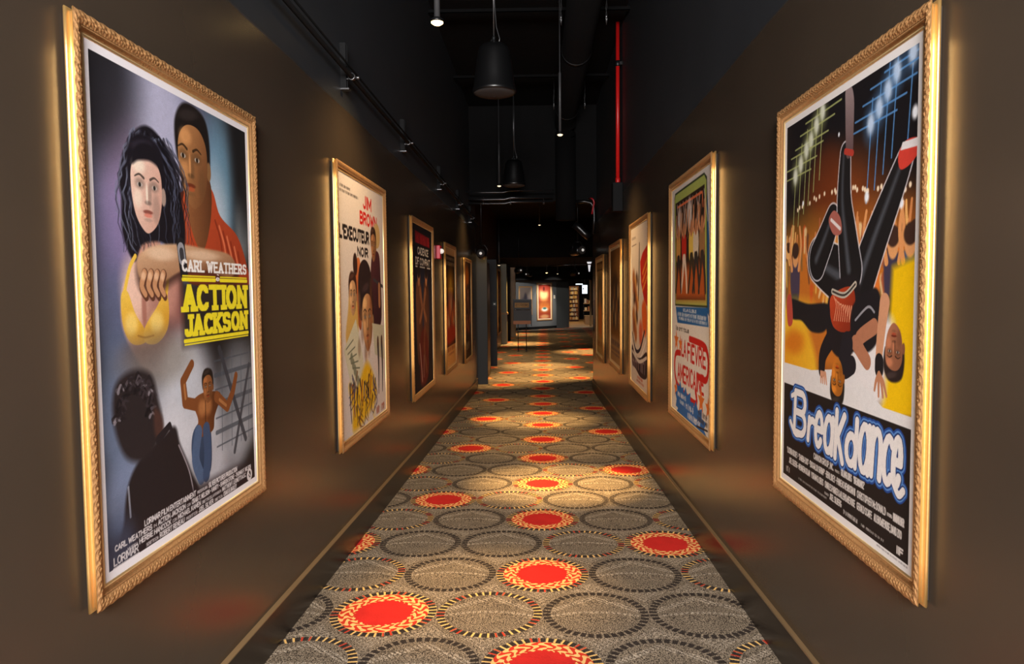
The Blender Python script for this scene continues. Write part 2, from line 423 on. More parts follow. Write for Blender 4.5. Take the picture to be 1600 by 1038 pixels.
    # lettering
    c.poly([(.45, .432), (.955, .432), (.955, .58), (.45, .58)], (40, 32, 24), soft=.02, a=.8, smooth=False)
    c.text('CARL WEATHERS', .457, .3825, .952, .411, (240, 236, 232), .19, slab=True, gap=2.2, pen=1.35)
    c.text('e', .69, .4175, .72, .431, (240, 236, 232), .2); c.text('`', .69, .412, .715, .424, (240, 236, 232), .2)
    Yl = (238, 220, 44)
    for v, w in ((.4205, .005), (.4285, .013)):
        c.stroke([(.46, v), (.685, v)], w, Yl); c.stroke([(.725, v), (.95, v)], w, Yl)
    c.text('ACTION', .455, .4395, .95, .5035, Yl, .2, slab=True, gap=2.1, pen=1.55)
    c.text('JACKSON', .458, .509, .95, .5615, Yl, .21, slab=True, gap=2.1, pen=1.5)
    c.stroke([(.46, .570), (.95, .570)], .013, Yl); c.stroke([(.46, .5785), (.95, .5785)], .005, Yl)
    W = (214, 208, 210)
    c.text('LORIMAR FILM ENTERTAINMENT', .195, .9225, .5, .936, W, .2); c.text('PRESENTA UNA', .508, .927, .58, .9345, W, .17); c.text('SILVER PICTURES PRODUCTION', .588, .9225, .816, .936, W, .2)
    c.text('CARL WEATHERS', .053, .9385, .235, .951, W, .2); c.text('IN', .243, .943, .258, .95, W, .17); c.text('ACTION JACKSON', .266, .9385, .43, .951, W, .2)
    c.text('CON', .437, .943, .463, .95, W, .17); c.text('CRAIG T. NELSON - VANITY - SHARON STONE - THOMAS F. WILSON', .47, .9385, .94, .951, W, .2)
    c.text('MUSICA', .11, .957, .16, .9645, W, .17); c.text('HERBIE HANCOCK', .167, .953, .34, .9655, W, .2); c.text('CON', .347, .957, .373, .9645, W, .17)
    c.text('MICHAEL KAMEN', .38, .953, .53, .9655, W, .2); c.text('DIRETTORE DELLA FOTOGRAFIA', .54, .957, .68, .9645, W, .16); c.text('MATTHEW F. LEONETTI A.S.C.', .688, .953, .894, .9655, W, .2)
    c.text('SCRITTO DA', .201, .9715, .266, .979, W, .17); c.text('ROBERT RENEAU', .273, .9675, .42, .98, W, .2); c.text('PRODOTTO DA', .43, .9715, .505, .979, W, .17)
    c.text('JOEL SILVER', .512, .9675, .62, .98, W, .2); c.text('DIRETTO DA', .63, .9715, .69, .979, W, .17); c.text('CRAIG B. BAXLEY', .697, .9675, .808, .98, W, .2)
    c.text('COLONNA SONORA ORIGINALE DISPONIBILE SU DISCHI E CASSETTE', .27, .9835, .77, .9885, W, .16, a=.75)
    c.text('LORIMAR', .046, .9605, .162, .9775, W, .16, gap=1.0); c.stroke([(.046, .9835), (.162, .9835)], .011, W); c.text('FILM ENTERTAINMENT', .05, .9815, .158, .9855, (60, 50, 50), .2)
    c.blob(.925, .966, .024, .024, W, soft=.08); c.poly([(.926, .955), (.936, .962), (.934, .974), (.922, .972), (.916, .964)], (40, 30, 32)); c.stroke([(.917, .96), (.93, .97)], .006, W)
    c.grain(.035)
    c.border(.026, (232, 229, 234))
    return c


def dancer_leg(c, pts, w, w2, col=(30, 28, 29), rim=(214, 208, 214)):
    c.stroke(pts, w + .012, rim, w2=w2 + .012, a=.8, smooth=True)
    c.stroke(pts, w, col, w2=w2, smooth=True)
    q = [(u - .012, v) for u, v in pts]
    c.stroke(q, w * .18, (92, 96, 104), w2=w2 * .12, a=.7, smooth=True, soft=.008)


def poster_dance(nx=480, ny=820):
    c = Canvas(nx, ny, (24, 22, 25))
    rng = np.random.default_rng(11)
    # hall, floor and white band
    c.blob(.5, .3, .3, .2, (150, 70, 26), .75); c.blob(.2, .36, .3, .14, (96, 72, 30), .8); c.blob(.85, .36, .25, .14, (110, 62, 30), .8); c.blob(.4, .2, .12, .12, (104, 46, 22), .6)
    c.poly([(0, .33), (.3, .31), (.7, .31), (1, .33), (1, .69), (0, .69)], (196, 112, 40), soft=.08, smooth=False)
    # crowd
    for k in range(60):
        u, v = rng.uniform(0, 1), rng.uniform(.3, .5)
        col = [(232, 150, 48), (206, 84, 36), (240, 196, 92), (150, 60, 34), (244, 214, 160), (96, 60, 48), (120, 96, 60)][rng.integers(7)]
        c.stroke([(u, v), (u + rng.uniform(-.03, .03), v + rng.uniform(.03, .1))], rng.uniform(.012, .04), col, w2=.012, a=.8, soft=.004)
    for k in range(22):
        u = rng.uniform(.02, .98); v = rng.uniform(.3, .36)
        sk = [(214, 138, 82), (236, 176, 104), (170, 96, 58)][rng.integers(3)]
        c.stroke([(u, v + .06), (u - .025, v + .02), (u - .03, v - .015)], .018, sk, w2=.01, smooth=True)
        c.stroke([(u + .03, v + .06), (u + .05, v + .02), (u + .06, v - .02)], .018, sk, w2=.01, smooth=True)
        c.blob(u + .015, v + .045, .02, .028, sk, soft=.3); c.blob(u + .015, v + .036, .022, .02, (70, 44, 34), soft=.3)
    for u, top, leg in [(.13, (74, 62, 80), (60, 60, 64)), (.74, (224, 120, 50), (92, 94, 110)), (.86, (66, 58, 76), (52, 48, 56)), (.95, (72, 84, 110), (46, 46, 50))]:
        c.poly([(u - .045, .4), (u + .04, .4), (u + .035, .5), (u - .03, .5)], top, soft=.004)
        for sg in (-1, 1):
            c.stroke([(u + .01 * sg, .49), (u + .035 * sg, .56), (u + .05 * sg, .63)], .045, leg, w2=.024, smooth=True)
            c.stroke([(u + .035 * sg, .41), (u + .055 * sg, .35), (u + .04 * sg, .3)], .022, (222, 150, 92), w2=.014, smooth=True)
        c.blob(u, .375, .03, .042, (222, 156, 100), soft=.25); c.blob(u, .36, .034, .03, (64, 42, 34), soft=.3)
    c.poly([(0, .55), (.12, .53), (.27, .57), (.34, .69), (0, .69)], (226, 148, 30), soft=.02, to=((240, 190, 50), 20)); c.blob(.12, .6, .1, .05, (206, 104, 28), .7)
    c.poly([(0, .505), (.3, .5), (.26, .56), (.1, .57), (0, .6)], (240, 196, 54), soft=.03, a=.8)
    c.poly([(.86, .42), (1, .4), (1, .7), (.8, .72), (.84, .6)], (238, 190, 16), soft=.012, smooth=False)
    c.poly([(.64, .56), (.86, .52), (.84, .62), (.8, .7), (.6, .7)], (228, 222, 220), soft=.02)
    c.poly([(0, .667), (.3, .667), (.6, .64), (.82, .7), (1, .7), (1, .73), (0, .73)], (226, 222, 220), smooth=False)
    # spot lights with crossing beams, top
    for pts, cc in (([(.945, .03), (.862, .047), (.815, .073), (.766, .099), (.717, .122)], (88, 142, 200)), ([(.365, .035), (.314, .059), (.266, .089), (.224, .107), (.172, .136), (.12, .162)], (170, 176, 110))):
        for k, (u, v) in enumerate(pts):
            c.stroke([(u - .15, v + .004), (u + .15, v - .002)], .006, cc, a=.85); c.stroke([(u + .01, v - .05), (u - .02, v + .16)], .006, cc, a=.85)
            c.blob(u, v, .022, .03, (240, 242, 250), soft=1.2); c.blob(u, v, .045, .06, cc, .35)
    for k in range(30):
        u = rng.uniform(.02, .98)
        c.blob(u, .255 - .02 * math.cos((u - .4) * 5) + rng.uniform(-.006, .006), .007, .008, (246, 222, 190), soft=.8)
    for u, v, r in ((.7, .27, .014), (.96, .14, .015), (.93, .23, .017), (.86, .26, .015), (.9, .3, .012), (.5, .11, .006), (.2, .24, .008)):
        c.blob(u, v, r, r * 1.2, (240, 244, 250), soft=1)
    # main figure: a dancer upside down on the hands, in black
    dancer_leg(c, [(.66, .46), (.76, .36), (.86, .27), (.92, .215)], .16, .07)
    dancer_leg(c, [(.56, .44), (.42, .41), (.33, .39)], .19, .15)
    dancer_leg(c, [(.34, .39), (.41, .34), (.46, .30)], .14, .1)
    dancer_leg(c, [(.6, .42), (.57, .34), (.545, .26), (.55, .16)], .15, .07)
    c.poly([(.545, .02), (.58, .015), (.605, .05), (.605, .12), (.6, .165), (.56, .17), (.55, .12), (.545, .06)], (150, 132, 132), to=((92, 70, 70), 90))
    c.stroke([(.55, .155), (.6, .165)], .02, (176, 60, 48))
    c.poly([(.88, .205), (.92, .185), (.985, .19), (.99, .21), (.94, .232), (.89, .235)], (206, 64, 52)); c.poly([(.89, .2), (.9, .186), (.985, .188), (.99, .204)], (226, 220, 220), smooth=False)
    c.poly([(.43, .3), (.47, .28), (.52, .3), (.53, .335), (.47, .335)], (170, 98, 86)); c.stroke([(.45, .3), (.52, .325)], .012, (226, 214, 210))
    c.poly([(.48, .45), (.64, .435), (.68, .5), (.66, .58), (.56, .62), (.46, .6), (.42, .53)], (34, 30, 32), soft=.003)
    c.poly([(.47, .475), (.62, .46), (.63, .54), (.56, .56), (.48, .55), (.45, .51)], (206, 78, 42), to=((120, 38, 22), 40))
    for k in range(9):
        c.stroke([(.48 + .015 * k, .48 + .006 * k), (.5 + .014 * k, .5), (.485 + .016 * k, .535)], .005, (244, 178, 140), a=.7, smooth=True)
    c.stroke([(.47, .468), (.56, .476), (.635, .452)], .02, (190, 178, 160), smooth=True); c.stroke([(.47, .468), (.56, .476), (.635, .452)], .007, (60, 54, 50), smooth=True)
    # second dancer crouched to the right, arm down
    c.poly([(.62, .5), (.76, .46), (.8, .5), (.78, .57), (.7, .6), (.62, .59)], (32, 29, 32), soft=.003); c.stroke([(.64, .53), (.72, .5), (.76, .51)], .008, (176, 174, 180), smooth=True, a=.8)
    c.stroke([(.64, .58), (.72, .615), (.66, .575), (.76, .54)], .05, (176, 116, 86), smooth=True)
    c.stroke([(.82, .49), (.80, .56), (.79, .62)], .056, (206, 148, 112), w2=.034, smooth=True); c.stroke([(.795, .61), (.795, .625)], .05, (34, 30, 32))
    for k, (a_, b_) in enumerate([(-.03, .03), (-.005, .05), (.02, .048), (.04, .04)]):
        c.stroke([(.795, .635), (.797 + a_ * .6, .65), (.8 + a_, .655 + b_ * .5)], .018, (186, 126, 92), w2=.01, smooth=True)
    head(c, .875, .58, .06, (186, 118, 84), (44, 34, 32), flip=-1)
    # arms and head of the upside-down dancer
    c.stroke([(.46, .58), (.4, .62), (.39, .66)], .07, (34, 30, 33), w2=.05, smooth=True); c.stroke([(.585, .585), (.56, .64), (.62, .63)], .08, (36, 33, 38), w2=.06, smooth=True)
    for k in range(4):
        c.stroke([(.385 + .012 * k, .665), (.385 + .016 * k, .69)], .014, (206, 148, 116), w2=.008)
    head(c, .515, .67, .058, (218, 128, 44), (40, 34, 30), flip=-1)
    c.poly([(.08, .49), (.26, .5), (.44, .5), (.42, .56), (.3, .57), (.2, .545), (.1, .54)], (34, 31, 33), soft=.003); c.poly([(.045, .49), (.09, .48), (.11, .55), (.06, .56)], (186, 74, 60))
    # black title band
    c.poly([(0, .7235), (1, .7235), (1, 1), (0, 1)], (37, 31, 29), smooth=False)
    lay = [('B', .125, .737, .255, .845), ('r', .27, .792, .325, .846), ('e', .335, .768, .405, .848), ('a', .42, .768, .495, .85), ('k', .515, .745, .585, .856), ('d', .6, .748, .68, .85),
           ('a', .695, .752, .765, .85), ('n', .78, .752, .84, .847), ('c', .852, .756, .905, .846), ('e', .908, .752, .955, .842)]
    for w, col in ((.06, (36, 70, 140)), (.048, (92, 138, 200)), (.037, (30, 52, 104)), (.027, (232, 226, 222))):
        for ch, a0, b0, a1, b1 in [(q[0], .12 + (q[1] - .105) * .945, q[2], .12 + (q[3] - .105) * .945, q[4]) for q in lay]:
            g = GLYPH[ch]
            top = min(y for q in g for x, y in q); bot = max(y for q in g for x, y in q); wd = max(x for q in g for x, y in q)
            for q in g:
                P = [(a0 + (a1 - a0) * x / wd * .86 + .012 * (bot - y) / (bot - top), b0 + (b1 - b0) * (y - top) / (bot - top)) for x, y in q]
                c.stroke(P, w, col)
        c.stroke([(.1, .825), (.15, .85), (.2, .846)], w * .8, col, smooth=True); c.stroke([(.15, .742), (.112, .752)], w * .7, col)
        c.stroke([(.885, .838), (.915, .858), (.94, .846)], w * .8, col, smooth=True)
    W = (206, 198, 192)
    c.text('CANNON GROUP, INC.', .33, .872, .5, .889, W, .17); c.text('PRESENTA', .51, .882, .545, .888, W, .16); c.text('GOLAN GLOBUS', .555, .872, .635, .889, W, .17); c.text('"BREAKDANCE"', .645, .872, .72, .889, W, .17)
    c.text('"LUCINDA DICKEY - "SHABBA-DOO" - "BOOGALOO SHRIMP" - BEN LOKEY - PHINEAS NEWBORN III', .067, .898, .66, .915, W, .16)
    c.text('CHRISTOPHER Mc DONALD', .67, .898, .85, .915, W, .16); c.text('FOTOGRAFIA', .856, .905, .885, .912, W, .16); c.text('HANANIA BAER', .89, .898, .95, .915, W, .16)
    c.text('JOEL SILBERG - MENAHEM GOLAN', .089, .924, .3, .941, W, .16); c.text('YORAM GLOBUS', .31, .924, .42, .941, W, .16); c.text('CHARLES PARKER & ALLEN DeBEVOISE', .43, .924, .66, .941, W, .16)
    c.text('GERALD SCAIFE', .67, .924, .77, .941, W, .16); c.text('ALLEN DeBEVOISE, DAVID ZITO', .78, .924, .938, .941, W, .16)
    c.text('JOEL SILBERG', .47, .946, .565, .962, W, .17); c.text('REGIA DI', .43, .951, .462, .957, W, .16)
    c.scribble(.19, .962, .45, .967, W, 1, .6); c.scribble(.58, .962, .68, .971, W); c.scribble(.7, .965, .84, .97, W)
    c.scribble(.062, .952, .098, .967, W); c.text('IIF', .91, .957, .948, .974, W, .26)
    c.grain(.03)
    c.border(.028, (226, 222, 220))
    c.scribble(.8, .984, .97, .9875, (110, 106, 106), 1, .6)
    return c


def poster_money(nx=200, ny=480):
    c = Canvas(nx, ny, (214, 204, 200), 1.34)
    c.scribble(.05, .045, .24, .054, (70, 64, 64)); c.scribble(.03, .063, .4, .072, (70, 64, 64))
    R, K = (196, 34, 30), (34, 28, 30)
    c.text('JIM', .5, .042, .7, .1, R, .22); c.text('BROWN', .425, .112, .83, .168, R, .22)
    c.text("L'EXECUTEUR", .02, .19, .63, .246, K, .24, gap=1.5); c.text('NOIR', .36, .26, .6, .302, K, .24)
    c.blob(.82, .195, .085, .075, (196, 164, 112), soft=.1)
    c.poly([(.64, .4), (.7, .28), (.86, .27), (.9, .36), (.9, .58), (.7, .6), (.64, .5)], (84, 44, 50), to=((50, 28, 36), 60)); head(c, .73, .245, .075, (178, 124, 86), (52, 34, 28))
    c.stroke([(.72, .39), (.95, .42)], .02, (60, 56, 62)); c.stroke([(.86, .42), (.86, .5)], .05, (172, 120, 84))
    c.poly([(.3, .38), (.35, .31), (.42, .33), (.44, .48), (.4, .6), (.28, .5)], (206, 118, 70), to=((150, 74, 44), 90)); c.blob(.31, .335, .045, .06, (54, 34, 30), soft=.2)
    c.poly([(.1, .62), (.16, .5), (.2, .38), (.28, .4), (.34, .5), (.34, .62), (.2, .68)], (202, 164, 92), soft=.01); head(c, .25, .46, .085, (222, 172, 126), (58, 36, 30))
    c.poly([(.36, .43), (.4, .34), (.52, .31), (.64, .35), (.68, .46), (.6, .5), (.4, .56)], (44, 32, 34)); head(c, .555, .56, .15, (216, 172, 122), (44, 32, 34), shade=(134, 76, 46))
    c.poly([(.06, .66), (.3, .55), (.44, .72), (.42, .85), (.22, .86)], (204, 200, 176), smooth=False); c.poly([(.66, .58), (.95, .6), (.97, .76), (.72, .72)], (192, 188, 164), smooth=False)
    for k in range(5):
        c.stroke([(.1 + .03 * k, .66 + .02 * k), (.24 + .03 * k, .63 + .03 * k)], .008, (110, 114, 96)); c.blob(.2 + .03 * k, .7 + .025 * k, .025, .03, (130, 132, 112), soft=.4)
    c.poly([(.14, .8), (.3, .83), (.5, .74), (.66, .8), (.74, .9), (.52, .96), (.22, .99), (.2, .9)], (226, 178, 34), soft=.02)
    for k in range(12):
        u = .16 + .05 * k
        c.stroke([(u, .8 + .01 * (k % 4)), (u + .03 * math.sin(k * 2.), .87), (u + .02 * math.cos(k), .95 - .008 * k)], .024, [(64, 52, 60), (160, 90, 40), (92, 80, 110), (40, 34, 34)][k % 4], w2=.01, smooth=True)
    rg = np.random.default_rng(2)
    for k in range(40):
        u, v = .15 + .55 * rg.random(), .76 + .2 * rg.random()
        c.stroke([(u, v), (u + .05 * rg.normal(), v + .05), (u + .05 * rg.normal(), v + .08)], .014, [(60, 48, 44), (120, 74, 36), (90, 82, 104), (240, 200, 70), (34, 30, 30)][k % 5], a=.85, smooth=True, w2=.006)
    for k in range(14):
        u, v = .34 + .32 * rg.random(), .42 + .3 * rg.random()
        c.blob(u, v, .03, .05, [(120, 70, 44), (200, 150, 104), (90, 54, 38)][k % 3], .35)
    for u in (.8, .9):
        c.stroke([(u, .68), (u + .01, .78), (u, .9)], .05, (70, 62, 66), w2=.014, smooth=True); c.blob(u, .665, .022, .03, (90, 62, 50), soft=.3)
    c.scribble(.72, .955, .94, .985, (160, 80, 56))
    c.grain(.03)
    return c


def poster_fever(nx=200, ny=480):
    c = Canvas(nx, ny, (216, 208, 200), 1.34)
    B = (40, 92, 150)
    c.poly([(.9, .06), (.955, .28), (.96, .55), (.9, .53)], B, smooth=False)
    c.poly([(.075, .045), (.1, .022), (.84, .018), (.9, .04), (.925, .52), (.11, .525)], (52, 60, 40), smooth=False); c.poly([(.085, .05), (.11, .03), (.84, .026), (.885, .05), (.91, .512), (.12, .517)], (166, 178, 92), smooth=False)
    c.poly([(.11, .068), (.85, .062), (.88, .492), (.14, .498)], (48, 36, 28), smooth=False)
    c.poly([(.13, .36), (.85, .35), (.88, .492), (.14, .498)], (172, 84, 38), soft=.03, smooth=False)
    for k in range(9):
        u = .16 + .085 * k
        c.stroke([(u, .08), (u + .08 * (-1) ** k, .2)], .014, (206, 190, 180), a=.75); c.stroke([(u + .06, .09), (u - .05, .24)], .01, (190, 120, 90), a=.7)
    c.stroke([(.18, .09), (.8, .085), (.82, .14)], .014, (214, 110, 70)); c.blob(.24, .15, .05, .07, (226, 214, 206), .8); c.blob(.5, .14, .06, .08, (226, 214, 206), .8)
    for u, top, leg in [(.36, (186, 46, 34), (224, 200, 180)), (.55, (218, 184, 84), (60, 52, 40)), (.66, (206, 190, 170), (50, 46, 44)), (.8, (150, 110, 70), (62, 50, 44)), (.2, (196, 140, 70), (50, 42, 38))]:
        c.stroke([(u - .02, .24), (u - .07, .19), (u - .05, .13)], .03, (200, 140, 100), w2=.018, smooth=True); c.stroke([(u + .02, .24), (u + .06, .18), (u + .05, .12)], .03, (200, 140, 100), w2=.018, smooth=True)
        c.poly([(u - .055, .23), (u + .055, .23), (u + .05, .33), (u - .045, .33)], top); c.blob(u, .205, .03, .045, (178, 118, 82), soft=.3)
        c.stroke([(u - .01, .32), (u - .03, .39), (u - .07, .46)], .05, leg, w2=.03, smooth=True); c.stroke([(u + .02, .32), (u + .06, .39), (u + .08, .46)], .05, leg, w2=.03, smooth=True)
    c.poly([(.13, .53), (.92, .52), (.95, .59), (.18, .6)], B, smooth=False); W = (228, 224, 222)
    c.text('GOLAN GLOBUS', .34, .533, .68, .547, W, .22); c.scribble(.19, .552, .9, .567, W); c.scribble(.22, .572, .92, .584, W)
    c.text('Ils ont tous', .13, .612, .5, .634, (40, 34, 34), .2); R = (190, 38, 34); O = (214, 112, 50)
    c.stroke([(.52, .655), (.84, .662), (.93, .69), (.95, .74), (.9, .79), (.72, .79)], .035, R, smooth=True); c.stroke([(.27, .73), (.14, .74), (.1, .79), (.13, .85), (.25, .885), (.67, .905), (.67, .85)], .035, R, smooth=True)
    c.text('LA', .3, .665, .43, .742, R, .16); c.text('FIEVRE', .46, .672, .9, .752, R, .17, gap=1.5); c.text('AMERICAINE', .19, .775, .86, .855, R, .16, gap=1.4)
    for u, v, r in ((.15, .68, .07), (.27, .69, .055), (.14, .9, .055), (.8, .88, .075), (.95, .89, .06)):
        star(c, u, v, r, O)
    star(c, .42, .965, .27, (44, 100, 168), n=13, inner=.72, flat=.5); star(c, .68, .99, .26, (44, 100, 168), n=11, inner=.7, flat=.5); star(c, .27, .935, .15, (44, 100, 168), n=9, inner=.7, flat=.75)
    for u0, v0, u1, v1 in ((.2, .905, .46, .923), (.24, .935, .4, .95), (.42, .93, .62, .952), (.48, .962, .78, .986)):
        c.scribble(u0, v0, u1, v1, W, .8, 1)
    c.scribble(.74, .92, .93, .938, (60, 48, 48)); c.scribble(.72, .945, .94, .963, (60, 48, 48)); c.stroke([(.7, .99), (.94, .975)], .01, (50, 40, 40))
    c.grain(.03)
    return c


def poster_combat(nx=130, ny=340):
    c = Canvas(nx, ny, (26, 24, 34), 1.34)
    c.poly([(.16, .04), (.86, .05), (.88, .115), (.18, .11)], (120, 24, 36), smooth=False); c.scribble(.18, .055, .86, .105, (176, 40, 50), .7)
    c.text('CADENCE', .26, .13, .8, .178, (222, 216, 210), .2); c.text('DE COMBAT', .16, .193, .88, .24, (222, 216, 210), .2); c.stroke([(.16, .25), (.88, .25)], .012, (222, 216, 210))
    c.blob(.5, .5, .4, .3, (46, 50, 74), .8)
    for u, sg in ((.3, 1), (.66, -1)):
        c.poly([(u - .12, .36), (u, .34), (u + .12, .38), (u + .14, .56), (u + .08, .8), (u - .08, .82), (u - .14, .56)], (122, 78, 56), to=((60, 36, 32), 30 * sg))
        c.blob(u, .3, .06, .09, (178, 122, 88), soft=.3); c.blob(u, .275, .065, .06, (36, 28, 30), soft=.3)
        c.stroke([(u + .05 * sg, .4), (u + .14 * sg, .5), (u + .02 * sg, .58)], .08, (140, 92, 66), w2=.05, smooth=True)
    c.poly([(.3, .72), (.5, .62), (.72, .74), (.7, .95), (.34, .97)], (92, 34, 32), soft=.02); c.stroke([(.3, .72), (.34, .8), (.4, .95)], .025, (190, 166, 160), smooth=True, a=.8); c.stroke([(.5, .8), (.48, .93)], .02, (170, 150, 146), a=.7); c.stroke([(.56, .64), (.52, .76), (.62, .9)], .06, (110, 66, 48), smooth=True)
    c.grain(.05); return c


def poster_flame(nx=90, ny=240):
    c = Canvas(nx, ny, (46, 28, 22), 1.404)
    c.poly([(.0, .0), (1, 0), (1, .06), (0, .06)], (206, 164, 110), smooth=False); c.scribble(.1, .075, .9, .1, (206, 180, 140)); c.scribble(.12, .115, .88, .145, (206, 180, 140))
    c.blob(.5, .3, .34, .2, (190, 132, 34), .95); c.blob(.5, .33, .16, .12, (250, 200, 60), 1)
    for k in range(7):
        c.stroke([(.2 + .1 * k, .17), (.26 + .08 * k, .32)], .03, (60, 36, 24), a=.7)
    c.poly([(.2, .44), (.4, .36), (.62, .38), (.84, .48), (.86, .7), (.14, .72)], (170, 122, 104), soft=.05, to=((150, 80, 50), 90))
    for k in range(14):
        c.blob(.12 + .06 * k, .55 + .1 * math.sin(k * 2.4), .06, .1, [(186, 70, 34), (216, 120, 60), (120, 52, 36), (214, 170, 130)][k % 4], .85)
    c.poly([(.1, .68), (.9, .66), (.92, .78), (.1, .8)], (172, 52, 30), soft=.03); c.poly([(0, .82), (1, .82), (1, 1), (0, 1)], (212, 160, 96), smooth=False)
    c.scribble(.14, .83, .86, .86, (150, 70, 40)); c.scribble(.2, .88, .8, .895, (150, 90, 60))
    c.grain(.04); c.border(.03, (206, 170, 120)); return c


def poster_night(nx=90, ny=240):
    c = Canvas(nx, ny, (48, 28, 22), 1.404)
    c.blob(.4, .17, .3, .16, (150, 78, 24), .9); c.blob(.42, .24, .12, .12, (176, 92, 26), .7)
    c.poly([(.26, .3), (.5, .26), (.74, .36), (.8, .7), (.2, .72), (.2, .45)], (94, 58, 46), soft=.04)
    head(c, .5, .36, .12, (160, 104, 78), (40, 28, 26)); head(c, .36, .6, .1, (150, 90, 66), (50, 30, 26))
    for k in range(9):
        c.blob(.2 + .08 * k, .66 + .06 * math.sin(k * 3), .06, .07, [(130, 52, 34), (84, 50, 44), (168, 104, 66)][k % 3], .85)
    c.scribble(.2, .83, .6, .9, (206, 190, 160), .7); c.grain(.05); return c


def poster_ring(nx=130, ny=340):
    c = Canvas(nx, ny, (206, 192, 184), 1.34)
    c.poly([(.56, .23), (.7, .18), (.96, .14), (1, .3), (.96, .5), (.78, .46), (.62, .36)], (196, 40, 32), smooth=False)
    for k in range(3):
        c.stroke([(.7, .3 + .05 * k), (.94, .22 + .05 * k)], .035, (232, 130, 52))
    c.scribble(.06, .06, .3, .075, (110, 92, 88)); c.stroke([(.06, .115), (.34, .112)], .008, (110, 92, 88))
    c.stroke([(.52, .12), (.5, .3), (.46, .45)], .035, (52, 36, 34), w2=.06, smooth=True)
    for k in range(16):
        c.blob(.18 + .26 * ((k * 7) % 10) / 10, .32 + .024 * k, .07, .07, [(150, 84, 40), (70, 46, 40), (196, 140, 80), (120, 60, 36), (216, 190, 170)][k % 5], .9)
    c.poly([(.66, .5), (.82, .46), (.92, .54), (.88, .66), (.72, .64)], (222, 96, 40), soft=.02); c.blob(.6, .66, .1, .1, (200, 70, 36), .8)
    c.stroke([(.1, .68), (.3, .78), (.56, .76), (.8, .64)], .03, (52, 44, 58), smooth=True); c.stroke([(.1, .72), (.34, .83), (.62, .8), (.86, .7)], .02, (226, 220, 220), smooth=True)
    c.poly([(.08, .76), (.3, .82), (.6, .81), (.92, .76), (.92, .9), (.6, .93), (.3, .9), (.08, .88)], (48, 34, 44)); c.scribble(.12, .81, .9, .89, (150, 132, 140), .6); c.stroke([(.1, .8), (.5, .84), (.9, .79)], .03, (206, 196, 192), smooth=True)
    c.scribble(.4, .935, .7, .95, (176, 60, 40)); c.scribble(.36, .96, .78, .972, (160, 80, 60))
    c.grain(.03); return c


def poster_street(nx=90, ny=240):
    c = Canvas(nx, ny, (122, 84, 44), 1.34)
    c.blob(.6, .2, .3, .2, (152, 108, 58), .9); c.poly([(.2, .3), (.5, .22), (.8, .32), (.84, .62), (.2, .66)], (84, 62, 44), soft=.05)
    for k in range(14):
        c.blob(.14 + .055 * k, .5 + .13 * math.sin(k * 2.1), .07, .09, [(62, 58, 60), (150, 112, 66), (96, 78, 70), (176, 150, 110)][k % 4], .85)
    c.poly([(0, .76), (1, .76), (1, 1), (0, 1)], (150, 120, 84), soft=.02, smooth=False); c.scribble(.12, .79, .88, .83, (60, 54, 70)); c.scribble(.1, .86, .9, .88, (84, 70, 80)); c.scribble(.1, .9, .9, .915, (84, 70, 80))
    c.grain(.05); c.border(.035, (206, 186, 150)); return c


def poster_sun(nx=80, ny=220):
    c = Canvas(nx, ny, (176, 138, 84), 1.34)
    c.poly([(.06, .03), (.94, .03), (.94, .12), (.06, .12)], (92, 58, 30), smooth=False); c.scribble(.12, .05, .88, .1, (206, 170, 110))
    c.blob(.5, .36, .34, .3, (92, 84, 66), .9); c.poly([(.3, .5), (.5, .44), (.72, .52), (.7, .76), (.32, .76)], (196, 110, 50), soft=.05); c.blob(.5, .4, .1, .13, (176, 120, 76), .95)
    c.scribble(.14, .84, .86, .9, (140, 90, 50)); c.grain(.05); c.border(.035, (216, 194, 150)); return c


def poster_glow(nx=50, ny=120):
    c = Canvas(nx, ny, (158, 66, 44), 1.75)
    c.blob(.45, .3, .3, .3, (255, 214, 150), 1); c.blob(.5, .12, .3, .2, (150, 52, 44), .8); c.blob(.5, .62, .4, .3, (232, 140, 66), .8); c.blob(.5, .72, .22, .1, (240, 246, 236), 1); c.blob(.5, .69, .12, .05, (46, 110, 110), .9)
    for k in range(8):
        c.stroke([(.1 + .1 * k, .5), (.14 + .1 * k, .62)], .05, (96, 40, 30), a=.7, w2=.02)
    c.blob(.45, .14, .06, .1, (70, 26, 26), .8); c.blob(.5, .92, .3, .1, (240, 190, 130), .7); c.border(.05, (250, 230, 200)); return c


def poster_pale(nx=50, ny=100):
    c = Canvas(nx, ny, (122, 110, 104), 1.4)
    c.blob(.5, .5, .3, .2, (78, 74, 84), .9); c.blob(.5, .36, .12, .2, (66, 62, 72), .9); c.blob(.35, .62, .16, .1, (88, 84, 94), .9); c.poly([(0, .8), (1, .8), (1, 1), (0, 1)], (70, 70, 86), soft=.04, smooth=False); return c
# ----------------------------------------------------------------
# ================================================================ helpers
def lin(c):
    c = np.asarray(c, np.float64) / 255
    return np.where(c <= .04045, c / 12.92, ((c + .055) / 1.055) ** 2.4)


def rgb(r, g, b):
    q = lin((r, g, b))
    return (float(q[0]), float(q[1]), float(q[2]), 1)


